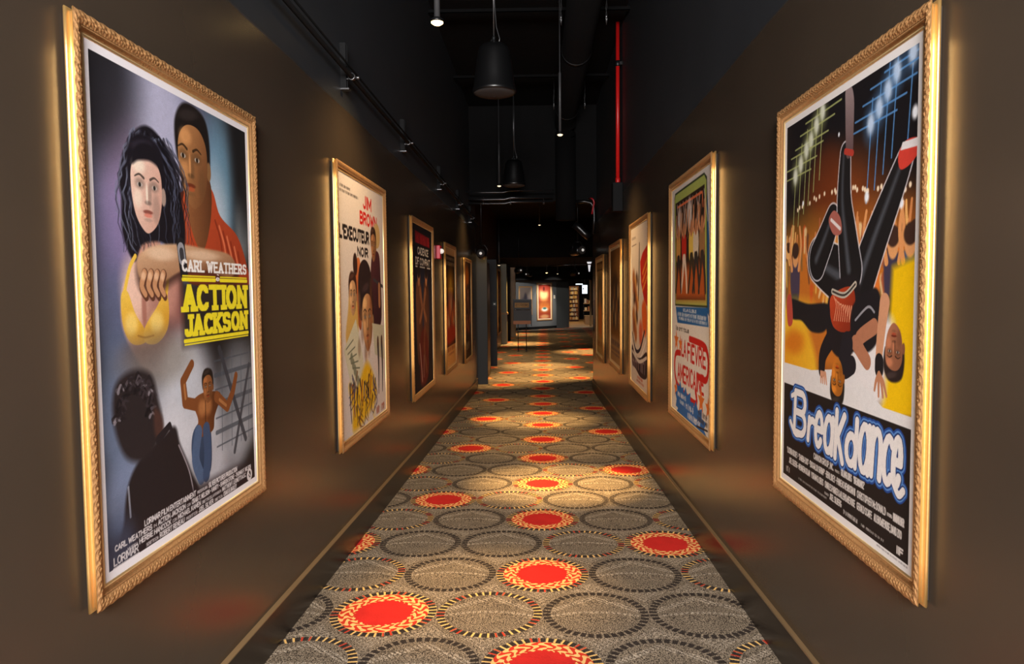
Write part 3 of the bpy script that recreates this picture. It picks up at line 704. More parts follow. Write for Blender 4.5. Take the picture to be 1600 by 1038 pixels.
def mat(name, color, rough=.6, metal=0.0, emit=0.0, spec=.5, bump=0.0, bscale=40, vary=0.0, vscale=6, ecol=None):
    """principled material with procedural colour variation and bump"""
    m = bpy.data.materials.new(name)
    m.use_nodes = True
    nt = m.node_tree
    p = nt.nodes['Principled BSDF']
    p.inputs['Base Color'].default_value = color
    p.inputs['Roughness'].default_value = rough
    p.inputs['Metallic'].default_value = metal
    p.inputs['Specular IOR Level'].default_value = spec
    tc = nt.nodes.new('ShaderNodeTexCoord')
    if vary:
        n = nt.nodes.new('ShaderNodeTexNoise'); n.inputs['Scale'].default_value = vscale; n.inputs['Detail'].default_value = 5
        nt.links.new(tc.outputs['Object'], n.inputs['Vector'])
        mr = nt.nodes.new('ShaderNodeMapRange'); mr.inputs['To Min'].default_value = 1 - vary; mr.inputs['To Max'].default_value = 1 + vary
        nt.links.new(n.outputs['Fac'], mr.inputs['Value'])
        mx = nt.nodes.new('ShaderNodeMix'); mx.data_type = 'RGBA'; mx.blend_type = 'MULTIPLY'; mx.inputs[0].default_value = 1
        mx.inputs[6].default_value = color
        nt.links.new(mr.outputs[0], mx.inputs[7]); nt.links.new(mx.outputs[2], p.inputs['Base Color'])
    if bump:
        n = nt.nodes.new('ShaderNodeTexNoise'); n.inputs['Scale'].default_value = bscale; n.inputs['Detail'].default_value = 4
        nt.links.new(tc.outputs['Object'], n.inputs['Vector'])
        b = nt.nodes.new('ShaderNodeBump'); b.inputs['Strength'].default_value = bump; b.inputs['Distance'].default_value = .01
        nt.links.new(n.outputs['Fac'], b.inputs['Height']); nt.links.new(b.outputs[0], p.inputs['Normal'])
    if emit:
        p.inputs['Emission Color'].default_value = ecol or color
        p.inputs['Emission Strength'].default_value = emit
    return m


class NG:
    """tiny expression builder for shader math"""

    def __init__(s, nt):
        s.nt = nt

    def m(s, op, a, b=0.0, c=0.0):
        n = s.nt.nodes.new('ShaderNodeMath'); n.operation = op
        for i, v in enumerate((a, b, c)):
            if isinstance(v, (int, float)):
                n.inputs[i].default_value = v
            else:
                s.nt.links.new(v, n.inputs[i])
        return n.outputs[0]

    def add(s, a, b): return s.m('ADD', a, b)
    def sub(s, a, b): return s.m('SUBTRACT', a, b)
    def mul(s, a, b): return s.m('MULTIPLY', a, b)
    def lt(s, a, b): return s.m('LESS_THAN', a, b)
    def gt(s, a, b): return s.m('GREATER_THAN', a, b)
    def near(s, a, v, w): return s.lt(s.m('ABSOLUTE', s.sub(a, v)), w)
    def both(s, a, b): return s.mul(a, b)
    def inside(s, a, lo, hi): return s.mul(s.gt(a, lo), s.lt(a, hi))

    def mix(s, f, a, b):
        n = s.nt.nodes.new('ShaderNodeMix'); n.data_type = 'RGBA'
        s.nt.links.new(f, n.inputs[0]) if not isinstance(f, float) else setattr(n.inputs[0], 'default_value', f)
        for v, k in ((a, 6), (b, 7)):
            if isinstance(v, tuple):
                n.inputs[k].default_value = v
            else:
                s.nt.links.new(v, n.inputs[k])
        return n.outputs[2]

    def noise(s, vec, scale, detail=2.0):
        n = s.nt.nodes.new('ShaderNodeTexNoise'); n.inputs['Scale'].default_value = scale; n.inputs['Detail'].default_value = detail
        s.nt.links.new(vec, n.inputs['Vector'])
        return n.outputs['Fac']

    def ramp(s, v, lo, hi, a=0.0, b=1.0):
        n = s.nt.nodes.new('ShaderNodeMapRange'); n.inputs['From Min'].default_value = lo; n.inputs['From Max'].default_value = hi
        n.inputs['To Min'].default_value = a; n.inputs['To Max'].default_value = b
        s.nt.links.new(v, n.inputs['Value'])
        return n.outputs[0]


def carpet_material():
    m = bpy.data.materials.new('carpet')
    m.use_nodes = True
    nt = m.node_tree
    p = nt.nodes['Principled BSDF']
    p.inputs['Roughness'].default_value = .95
    p.inputs['Specular IOR Level'].default_value = .15
    g = NG(nt)
    geo = nt.nodes.new('ShaderNodeNewGeometry')
    sep = nt.nodes.new('ShaderNodeSeparateXYZ')
    nt.links.new(geo.outputs['Position'], sep.inputs[0])
    D, RT = .50291, .00668
    x = g.m('DIVIDE', g.sub(sep.outputs[0], .0118), D)
    y = g.m('DIVIDE', g.sub(sep.outputs[1], 3.7571), D)
    a = g.sub(g.mul(x, math.cos(RT)), g.mul(y, math.sin(RT)))
    b = g.add(g.mul(x, math.sin(RT)), g.mul(y, math.cos(RT)))
    row = g.m('FLOOR', g.add(b, .5))
    fb = g.sub(b, row)
    m4 = g.m('FLOORED_MODULO', row, 4.0)
    odd = g.m('FLOORED_MODULO', row, 2.0)
    is1, is3, even = g.near(m4, 1, .5), g.near(m4, 3, .5), g.lt(odd, .5)
    a2 = g.sub(a, g.mul(odd, .5))
    col = g.m('FLOOR', g.add(a2, .5))
    fa = g.sub(a2, col)
    k = g.m('FLOORED_MODULO', g.sub(g.sub(col, is1), g.mul(is3, 2.0)), 4.0)
    red = g.lt(k, .5)
    gold = g.m('MAXIMUM', g.m('MAXIMUM', g.both(even, g.near(k, 2, .5)), g.both(is1, g.gt(k, 2.5))), g.both(is3, g.near(k, 1, .5)))
    r = g.mul(g.m('SQRT', g.add(g.mul(fa, fa), g.mul(fb, fb))), 2.0)
    th = g.m('ARCTAN2', fb, fa)
    # yarn speckle
    spk = g.ramp(g.noise(geo.outputs['Position'], 190, 2.0), .43, .57)
    big = g.noise(geo.outputs['Position'], 9, 3.0)
    taupe = g.mix(spk, rgb(52, 45, 39), rgb(150, 137, 120))
    inner = g.mix(spk, rgb(49, 42, 36), rgb(147, 134, 117))
    light = g.mix(spk, rgb(90, 82, 73), rgb(196, 184, 168))
    inring = g.lt(r, .845)
    base = g.mix(inring, taupe, inner)
    # pale woven arcs inside the rings and pale squares in the gaps
    dash = g.gt(g.m('SINE', g.mul(fa, 120.0)), -.5)
    w_y = g.sub(fb, g.sub(.03, g.mul(g.mul(fa, fa), .5)))
    arc1 = g.both(g.lt(g.m('ABSOLUTE', w_y), .022), dash)
    diag = g.sub(g.sub(fb, .36), g.mul(g.m('ABSOLUTE', fa), -.72))
    arc2 = g.both(g.lt(g.m('ABSOLUTE', diag), .045), g.gt(g.m('SINE', g.mul(g.add(fa, fb), 110.0)), -.2))
    arcs = g.both(g.m('MAXIMUM', arc1, arc2), g.lt(r, .84))
    gapc = g.both(g.gt(r, 1.12), g.gt(g.mul(g.m('SINE', g.mul(a, 95.0)), g.m('SINE', g.mul(b, 95.0))), -.15))
    base = g.mix(g.mul(g.m('MAXIMUM', arcs, g.mul(gapc, .6)), .75), base, light)
    # dashed rings
    tick = g.m('FRACT', g.mul(th, 42 / (2 * math.pi)))
    band = g.inside(r, .845, .99)
    dark = rgb(36, 30, 29)
    darkdash = g.mul(g.both(band, g.inside(tick, .1, .8)), .92)
    goldtick = g.both(g.inside(r, .84, 1.0), g.gt(tick, .74))
    alt = g.gt(g.m('SINE', g.add(g.mul(th, 7.0), g.mul(row, 2.1))), .72)
    tickcol = g.mix(alt, rgb(226, 184, 112), rgb(186, 60, 40))
    c = g.mix(darkdash, base, dark)
    c = g.mix(g.both(g.m('MAXIMUM', gold, red), goldtick), c, tickcol)
    # red medallion with a scrolled gold border
    n1 = g.noise(geo.outputs['Position'], 55, 2.0)
    fl = g.add(g.m('SINE', g.add(g.mul(th, 22.0), g.mul(g.m('SINE', g.mul(r, 30.0)), 2.2))), g.mul(g.m('SINE', g.add(g.mul(r, 46.0), g.mul(g.m('SINE', g.mul(th, 11.0)), 2.0))), .8))
    goldfl = g.gt(g.add(fl, g.mul(g.sub(n1, .5), 1.2)), .02)
    scroll = g.mix(goldfl, rgb(190, 52, 34), rgb(230, 184, 118))
    med = g.mix(g.lt(g.add(r, g.mul(g.m('SINE', g.mul(th, 28.0)), .02)), .545), scroll, rgb(190, 38, 34))
    c = g.mix(g.both(red, g.lt(r, .845)), c, med)
    fin = nt.nodes.new('ShaderNodeMix'); fin.data_type = 'RGBA'; fin.blend_type = 'MULTIPLY'; fin.inputs[0].default_value = 1
    nt.links.new(c, fin.inputs[6]); nt.links.new(g.ramp(big, .3, .7, .9, 1.1), fin.inputs[7])
    nt.links.new(fin.outputs[2], p.inputs['Base Color'])
    bm_ = nt.nodes.new('ShaderNodeBump'); bm_.inputs['Strength'].default_value = .35; bm_.inputs['Distance'].default_value = .004
    nt.links.new(spk, bm_.inputs['Height']); nt.links.new(bm_.outputs[0], p.inputs['Normal'])
    return m


def wall_material(name, split, jitter=.012):
    """brown eggshell paint below the cut-in line, matt black above it"""
    m = bpy.data.materials.new(name)
    m.use_nodes = True
    nt = m.node_tree
    p = nt.nodes['Principled BSDF']
    g = NG(nt)
    geo = nt.nodes.new('ShaderNodeNewGeometry')
    sep = nt.nodes.new('ShaderNodeSeparateXYZ'); nt.links.new(geo.outputs['Position'], sep.inputs[0])
    n = g.noise(geo.outputs['Position'], 1.1, 4.0)
    z = g.add(sep.outputs[2], g.mul(g.sub(n, .5), jitter * 2))
    up = g.ramp(z, split - .006, split + .006)
    blotch = g.noise(geo.outputs['Position'], 2.2, 5.0)
    brown = g.mix(blotch, rgb(60, 51, 43), rgb(70, 60, 50))
    black = g.mix(blotch, rgb(40, 43, 47), rgb(49, 52, 57))
    nt.links.new(g.mix(up, brown, black), p.inputs['Base Color'])
    nt.links.new(g.ramp(up, 0, 1, .27, .5), p.inputs['Roughness'])
    p.inputs['Specular IOR Level'].default_value = .42
    mp = nt.nodes.new('ShaderNodeMapping'); mp.inputs['Scale'].default_value = (1, 1, .35)
    nt.links.new(geo.outputs['Position'], mp.inputs[0])
    rough_n = g.noise(mp.outputs[0], 60, 3.0)
    b = nt.nodes.new('ShaderNodeBump'); b.inputs['Strength'].default_value = .006; b.inputs['Distance'].default_value = .01
    nt.links.new(rough_n, b.inputs['Height']); nt.links.new(b.outputs[0], p.inputs['Normal'])
    return m


M = dict(
    carpet=carpet_material(),
    wall_l=wall_material('wall_paint_left', 2.512), wall_r=wall_material('wall_paint_right', 2.556),
    brown=mat('brown_paint', rgb(58, 46, 37), .35, vary=.08, bump=.05),
    black=mat('black_paint', rgb(11, 11, 12), .85, spec=.2, vary=.15, vscale=1.5, bump=.2, bscale=20),
    ceil=mat('ceiling_black', rgb(11, 11, 12), .9, spec=.15, vary=.2, vscale=2, bump=.3, bscale=12),
    base=mat('gloss_base', rgb(34, 28, 24), .3, spec=.35, vary=.1, vscale=3),
    basecap=mat('base_cap', rgb(120, 98, 70), .3, vary=.1),
    greyjamb=mat('grey_jamb_paint', rgb(40, 43, 47), .6, vary=.06, bump=.05, spec=.3),
    grey=mat('grey_paint', rgb(98, 102, 105), .55, vary=.06, bump=.05),
    greydk=mat('dark_grey_paint', rgb(58, 60, 60), .6, vary=.06),
    gilt=mat('gilt', rgb(232, 186, 116), .36, .84, vary=.06, vscale=30, bump=.05, bscale=90),
    carved=mat('carved_gilt', rgb(194, 146, 96), .48, .5, vary=.22, vscale=70, bump=.25, bscale=160),
    lip=mat('sight_edge', rgb(246, 214, 156), .42, .7, vary=.05, vscale=40),
    board=mat('backing_board', rgb(40, 32, 26), .9, vary=.1),
    blackmetal=mat('black_metal', rgb(18, 18, 20), .4, .3, vary=.1, vscale=20),
    satin=mat('satin_black', rgb(12, 12, 13), .32, 0, vary=.08, vscale=20),
    grille=mat('grille', rgb(44, 38, 36), .7, 0, bump=.8, bscale=400, vary=.1, vscale=60),
    steel=mat('steel', rgb(110, 110, 112), .3, .9, vary=.1, vscale=30),
    dullsteel=mat('dull_steel', rgb(38, 39, 41), .4, .5, vary=.15, vscale=30),
    redpipe=mat('red_paint', rgb(196, 22, 22), .35, vary=.08, vscale=15),
    redbox=mat('alarm_red', rgb(196, 36, 58), .4, vary=.05),
    lens_w=mat('strobe_lens', rgb(235, 232, 225), .15, emit=.35),
    stem=mat('stem_grey', rgb(58, 58, 60), .45, vary=.1, vscale=20),
    pipe=mat('worn_pipe', rgb(70, 70, 72), .22, .8, vary=.25, vscale=14),
    boxgrey=mat('box_grey', rgb(20, 20, 21), .7, spec=.12, vary=.1),
    lamp=mat('lamp_lens', rgb(255, 226, 170), .3, emit=11, ecol=(1, .62, .22, 1)),
    lampdim=mat('lamp_lens_soft', rgb(255, 226, 170), .3, emit=1.6, ecol=(1, .8, .5, 1)),
    navy=mat('navy_panel', rgb(24, 29, 40), .5, vary=.05),
    tanpaper=mat('tan_panel', rgb(176, 140, 84), .6, vary=.05),
    ink=mat('dark_ink', rgb(48, 36, 24), .6, vary=.05),
    brownpanel=mat('brown_panel', rgb(140, 90, 56), .5, vary=.1, vscale=20),
    screen=mat('screen', rgb(210, 226, 240), .3, emit=1.5),
    shelfwood=mat('shelf_wood', rgb(112, 66, 34), .5, vary=.2, vscale=12),
    wood=mat('wood_floor', rgb(176, 134, 84), .3, vary=.2, vscale=5),
    tan=mat('tan_paint', rgb(150, 116, 66), .45, vary=.1),
    paleplaster=mat('pale_paint', rgb(120, 116, 92), .5, vary=.08),
    signgreen=mat('sign_green', rgb(38, 58, 52), .5, vary=.1),
    white=mat('white_plastic', rgb(214, 212, 204), .4, vary=.03),
    paper=mat('paper', rgb(206, 190, 160), .6, vary=.2, vscale=40),
    cone=mat('white_shade', rgb(236, 236, 240), .4, emit=.8),
    redhose=mat('red_hose', rgb(170, 24, 36), .4, vary=.05),
)


def print_material():
    m = bpy.data.materials.new('printed_sheet')
    m.use_nodes = True
    nt = m.node_tree
    p = nt.nodes['Principled BSDF']
    at = nt.nodes.new('ShaderNodeAttribute'); at.attribute_name = 'ink'
    tc = nt.nodes.new('ShaderNodeTexCoord')
    n = nt.nodes.new('ShaderNodeTexNoise'); n.inputs['Scale'].default_value = 180; nt.links.new(tc.outputs['Object'], n.inputs['Vector'])
    mr = nt.nodes.new('ShaderNodeMapRange'); mr.inputs['To Min'].default_value = .96; mr.inputs['To Max'].default_value = 1.04; nt.links.new(n.outputs['Fac'], mr.inputs['Value'])
    mx = nt.nodes.new('ShaderNodeMix'); mx.data_type = 'RGBA'; mx.blend_type = 'MULTIPLY'; mx.inputs[0].default_value = 1
    nt.links.new(at.outputs['Color'], mx.inputs[6]); nt.links.new(mr.outputs[0], mx.inputs[7]); nt.links.new(mx.outputs[2], p.inputs['Base Color'])
    p.inputs['Roughness'].default_value = .6
    p.inputs['Specular IOR Level'].default_value = .12
    return m


M['print'] = print_material()


def link(name, me, material, parent=None, smooth=False):
    o = bpy.data.objects.new(name, me)
    COL.objects.link(o)
    if material is not None and not me.materials:
        me.materials.append(material)
    if parent is not None:
        o.parent = parent
    if smooth:
        me.polygons.foreach_set('use_smooth', [True] * len(me.polygons))
    return o


def obj(name, bm, material, parent=None, smooth=False, bevel=0.0):
    if bevel:
        bmesh.ops.bevel(bm, geom=list(bm.edges), offset=bevel, segments=2, affect='EDGES', profile=.5)
    me = bpy.data.meshes.new(name)
    bmesh.ops.recalc_face_normals(bm, faces=list(bm.faces))
    bm.to_mesh(me)
    bm.free()
    return link(name, me, material, parent, smooth)


def tag(o, label=None, cat=None, group=None, kind=None):
    if label: o['label'] = label
    if cat: o['category'] = cat
    if group: o['group'] = group
    if kind: o['kind'] = kind
    return o


def empty(name, loc, label, cat, group=None, rz=0.0):
    o = bpy.data.objects.new(name, None)
    o.empty_display_size = .1
    COL.objects.link(o)
    o.location, o.rotation_euler = loc, (0, 0, rz)
    return tag(o, label, cat, group)


def box(bm, x0, x1, y0, y1, z0, z1):
    v = [bm.verts.new(p) for p in ((x0, y0, z0), (x1, y0, z0), (x1, y1, z0), (x0, y1, z0), (x0, y0, z1), (x1, y0, z1), (x1, y1, z1), (x0, y1, z1))]
    for f in ((0, 3, 2, 1), (4, 5, 6, 7), (0, 1, 5, 4), (1, 2, 6, 5), (2, 3, 7, 6), (3, 0, 4, 7)):
        bm.faces.new([v[i] for i in f])
    return bm


def B(*a):
    return box(bmesh.new(), *a)


def lathe(bm, prof, loc=(0, 0, 0), n=32, axis='Z'):
    """prof: list of (radius, height)"""
    rings = []
    for r, h in prof:
        ring = []
        for i in range(n):
            t = 2 * math.pi * i / n
            q = (r * math.cos(t), r * math.sin(t), h)
            if axis == 'Y': q = (q[0], q[2], q[1])
            if axis == 'X': q = (q[2], q[0], q[1])
            ring.append(bm.verts.new((q[0] + loc[0], q[1] + loc[1], q[2] + loc[2])))
        rings.append(ring)
    for a, b in zip(rings, rings[1:]):
        for i in range(n):
            bm.faces.new((a[i], a[(i + 1) % n], b[(i + 1) % n], b[i]))
    bm.faces.new(rings[0][::-1]); bm.faces.new(rings[-1])
    return bm


def tube(bm, pts, r, n=10):
    P = [Vector(p) for p in pts]
    prev = None
    for i, p in enumerate(P):
        d = (P[min(i + 1, len(P) - 1)] - P[max(i - 1, 0)]).normalized()
        up = Vector((0, 0, 1)) if abs(d.z) < .9 else Vector((1, 0, 0))
        s = d.cross(up).normalized(); u = s.cross(d)
        ring = [bm.verts.new(p + r * (math.cos(2 * math.pi * k / n) * s + math.sin(2 * math.pi * k / n) * u)) for k in range(n)]
        if prev:
            for k in range(n):
                bm.faces.new((prev[k], prev[(k + 1) % n], ring[(k + 1) % n], ring[k]))
        else:
            bm.faces.new(ring[::-1])
        prev = ring
    bm.faces.new(prev)
    return bm


def copy_tree(o, parent=None):
    c = o.copy()
    COL.objects.link(c)
    if parent is not None:
        c.parent = parent
        c.matrix_parent_inverse = o.matrix_parent_inverse.copy()
    for ch in list(o.children):
        copy_tree(ch, c)
    return c


# ================================================================ the setting
XL, XR = -1.142, .985
SLOPE, FLAT_Y, FLAT_Z = .0304, 12.2, -.372
CEIL = 4.5


def fz(y):
    return -SLOPE * y if y < FLAT_Y else FLAT_Z


def struct(name, bm, m, bevel=0.0):
    return tag(obj(name, bm, m, bevel=bevel), kind='structure')


def profile_floor(x0, x1, ys, thick=.1):
    bm = bmesh.new()
    top = [[bm.verts.new((x, y, fz(y))) for x in (x0, x1)] for y in ys]
    bot = [[bm.verts.new((x, y, fz(y) - thick)) for x in (x0, x1)] for y in ys]
    for i in range(len(ys) - 1):
        bm.faces.new((top[i][0], top[i][1], top[i + 1][1], top[i + 1][0]))
        bm.faces.new((bot[i][0], bot[i + 1][0], bot[i + 1][1], bot[i][1]))
        bm.faces.new((top[i][0], top[i + 1][0], bot[i + 1][0], bot[i][0]))
        bm.faces.new((top[i][1], bot[i][1], bot[i + 1][1], top[i + 1][1]))
    bm.faces.new((top[0][0], bot[0][0], bot[0][1], top[0][1]))
    bm.faces.new((top[-1][0], top[-1][1], bot[-1][1], bot[-1][0]))
    return bm


struct('floor', profile_floor(-1.6, 1.4, [-4.2, 0, 3, 6, 9, FLAT_Y, 12.95]), M['carpet'])
struct('floor_hall', B(-1.6, 6.2, 12.95, 33.6, FLAT_Z - .1, FLAT_Z), M['carpet'])
struct('floor_shop', B(-1.6, 6.2, 33.6, 44, FLAT_Z - .1, FLAT_Z), M['wood'])
struct('wall_left', B(XL - .12, XL, -4.2, 12.95, -.6, CEIL), M['wall_l'])
struct('wall_right', B(XR, XR + .12, -4.2, 12.75, -.6, CEIL), M['wall_r'])
struct('wall_back', B(XL - .12, XR + .12, -4.32, -4.2, -.2, CEIL), M['brown'])
struct('ceiling', B(-1.6, 1.4, -4.32, 12.2, CEIL, CEIL + .1), M['ceil'])


def baseboard(name, side, y1):
    x0, x1 = (XL, XL + .015) if side == 'L' else (XR - .015, XR)
    bm = bmesh.new()
    ys = [-4.19, 0, 3, 6, 9, min(FLAT_Y, y1), y1]
    sec = []
    for y in ys:
        z = fz(y)
        sec.append([bm.verts.new(p) for p in ((x0, y, z - .02), (x1, y, z - .02), (x1, y, z + .172), (x0, y, z + .172))])
    for a, b in zip(sec, sec[1:]):
        for i in range(4):
            bm.faces.new((a[i], a[(i + 1) % 4], b[(i + 1) % 4], b[i]))
    bm.faces.new(sec[0]); bm.faces.new(sec[-1][::-1])
    o = struct(name, bm, M['base'])
    # narrow cap strip along the top edge
    bm = bmesh.new()
    e0, e1 = (XL, XL + .021) if side == 'L' else (XR - .021, XR)
    sec = []
    for y in ys:
        z = fz(y) + .172
        sec.append([bm.verts.new(p) for p in ((e0, y, z), (e1, y, z), (e1, y, z + .005), (e0, y, z + .009))])
    for a, b in zip(sec, sec[1:]):
        for i in range(4):
            bm.faces.new((a[i], a[(i + 1) % 4], b[(i + 1) % 4], b[i]))
    bm.faces.new(sec[0]); bm.faces.new(sec[-1][::-1])
    obj('cap_strip', bm, M['basecap'], o)


baseboard('baseboard_left', 'L', 12.95)
baseboard('baseboard_right', 'R', 12.75)

# bulkhead closing the tall part of the corridor, and the lower hall beyond it
struct('wall_bulkhead', B(XL, XR, 11.9, 12.2, 2.92, CEIL), M['black'])
struct('ceiling_hall', B(-1.6, 6.2, 12.2, 33.6, 3.6, 3.7), M['ceil'])
struct('wall_soffit', B(-1.6, 6.2, 21.6, 30.6, 2.42, 3.6), M['ceil'])
struct('wall_lintel', B(-1.6, 6.2, 30.6, 30.9, 1.86, 3.6), M['ceil'])
struct('wall_far_right', B(6.1, 6.2, 12.75, 44, -.5, 3.6), M['black'])
struct('wall_hall_front', B(XR + .12, 6.2, 12.6, 12.75, -.5, 3.6), M['black'])
struct('wall_hall_left', B(-1.5, -1.24, 12.95, 31.5, -.5, 3.6), M['brown'])
# grey jambs and pilasters on the left beyond the corridor
struct('trim_1', B(-1.24, -.975, 13.4, 13.48, FLAT_Z, 2.11), M['greyjamb'], .006)
struct('trim_2', B(-1.24, -1.045, 13.48, 15.2, FLAT_Z, 2.0), M['brown'])
struct('trim_3', B(-1.24, -.99, 16.7, 16.8, FLAT_Z, 2.16), M['greyjamb'], .006)
struct('trim_4', B(-1.24, -1.05, 23.4, 23.8, FLAT_Z, 2.3), M['paleplaster'], .006)
struct('trim_5', B(-1.24, -1.0, 24.9, 25.3, FLAT_Z, 2.3), M['black'])
struct('trim_6', B(-1.24, -.88, 27.0, 27.5, FLAT_Z, 2.3), M['tan'], .006)
for nm, (x1, ya, yb, zz) in {'trim_7': (-1.02, 23.38, 23.82, .62), 'trim_8': (-.85, 26.98, 27.52, .62)}.items():
    struct(nm, B(-1.24, x1, ya, yb, zz, zz + .07), M['tan'])


def slab(p, q, z0, z1, th=.12):
    """upright wall from plan point p to q"""
    d = Vector((q[0] - p[0], q[1] - p[1], 0)).normalized()
    n = Vector((-d.y, d.x, 0)) * th
    bm = bmesh.new()
    pts = [Vector((*p, 0)), Vector((*q, 0)), Vector((*q, 0)) + n, Vector((*p, 0)) + n]
    lo = [bm.verts.new((v.x, v.y, z0)) for v in pts]
    hi = [bm.verts.new((v.x, v.y, z1)) for v in pts]
    bm.faces.new(lo[::-1]); bm.faces.new(hi)
    for i in range(4):
        bm.faces.new((lo[i], lo[(i + 1) % 4], hi[(i + 1) % 4], hi[i]))
    return bm


FW0, FW1, FW2 = (-1.24, 31.2), (.85, 33.2), (1.46, 33.6)
struct('wall_far', slab(FW0, FW1, -.5, 3.6), M['grey'])
struct('wall_far_dark', slab(FW1, FW2, -.5, 3.6), M['greydk'])
struct('baseboard_far', slab((FW0[0] + .01, FW0[1] - .01), (FW1[0] + .01, FW1[1] - .01), FLAT_Z, FLAT_Z + .12, .02), M['black'])
struct('ceiling_shop', B(-1.6, 6.2, 33.6, 44, 2.6, 2.7), M['ceil'])
struct('wall_shop_back', B(-1.6, 6.2, 43.0, 43.1, -.5, 2.6), M['black'])
struct('trim_9', B(2.53, 2.62, 34.6, 34.8, FLAT_Z, 1.9), M['tan'])
area('shop_light', (2.2, 38, 2.5), (0, 0, 0), 2.5, 5, 90, (1, .8, .55))
spot('far_wall_fill', (-.9, 28.0, 2.1), (-.75, 32, .45), 420, 40, .3, (1, .93, .84))  # pair of added fill spots that lift the far wall, no fixtures there
spot('far_wall_fill', (.7, 28.6, 2.1), (.6, 32.6, .45), 360, 40, .3, (1, .93, .84))

# ================================================================ framed posters


def sheet(cv, w, h, parent):
    """the printed sheet: a fine grid that carries the ink colours"""
    nx, ny = cv.nx, cv.ny
    X = np.linspace(-w / 2, w / 2, nx)
    Z = np.linspace(h, 0, ny)
    co = np.zeros((ny, nx, 3), np.float32)
    co[..., 0] = X[None, :]; co[..., 2] = Z[:, None]
    me = bpy.data.meshes.new('poster')
    nf = (nx - 1) * (ny - 1)
    me.vertices.add(nx * ny)
    me.vertices.foreach_set('co', co.ravel())
    idx = np.arange(nx * ny).reshape(ny, nx)
    f = np.stack([idx[1:, :-1], idx[1:, 1:], idx[:-1, 1:], idx[:-1, :-1]], -1).reshape(-1).astype(np.int32)
    me.loops.add(nf * 4); me.polygons.add(nf)
    me.loops.foreach_set('vertex_index', f)
    me.polygons.foreach_set('loop_start', np.arange(nf, dtype=np.int32) * 4)
    me.update(calc_edges=True)
    at = me.color_attributes.new('ink', 'FLOAT_COLOR', 'POINT')
    c = np.ones((ny * nx, 4), np.float32)
    c[:, :3] = lin(np.clip(cv.c.reshape(-1, 3), 0, 1) * 255)
    at.data.foreach_set('color', c.ravel())
    return link('poster', me, M['print'], parent)


def moulding(name, w, h, prof, step, material, parent, carve=None):
    """mitred moulding; prof = [(inset, depth)], rectangle w by h, origin at bottom centre on the wall; depth runs to local -y"""
    per = []
    for L in (w, h, w, h):
        per.append(max(2, int(L / step)))
    verts, rows = [], len(prof)
    out = []
    off = 0.0
    for side, (L, n) in enumerate(zip((w, h, w, h), per)):
        for i in range(n):
            t = i / n
            ring = []
            s = off + t * L
            for j, (a, d) in enumerate(prof):
                if carve:
                    da, dd = carve(s, j / (rows - 1), a)
                    a2, d2 = a + da, d + dd
                else:
                    a2, d2 = a, d
                x0, x1, z0, z1 = -w / 2 + a2, w / 2 - a2, a2, h - a2
                cs = [(x0, z0), (x1, z0), (x1, z1), (x0, z1)]
                p, q = cs[side], cs[(side + 1) % 4]
                ring.append((p[0] + (q[0] - p[0]) * t, -d2, p[1] + (q[1] - p[1]) * t))
            out.append(ring)
        off += L
    V = np.array(out, np.float32)
    N = len(out)
    me = bpy.data.meshes.new(name)
    i = np.arange(N)[:, None]; j = np.arange(rows - 1)[None, :]
    a = i * rows + j; b = ((i + 1) % N) * rows + j
    F = np.stack([a, b, b + 1, a + 1], -1).reshape(-1, 4)
    me.from_pydata(V.reshape(-1, 3).tolist(), [], F.tolist())
    me.update()
    return link(name, me, material, parent, smooth=True)


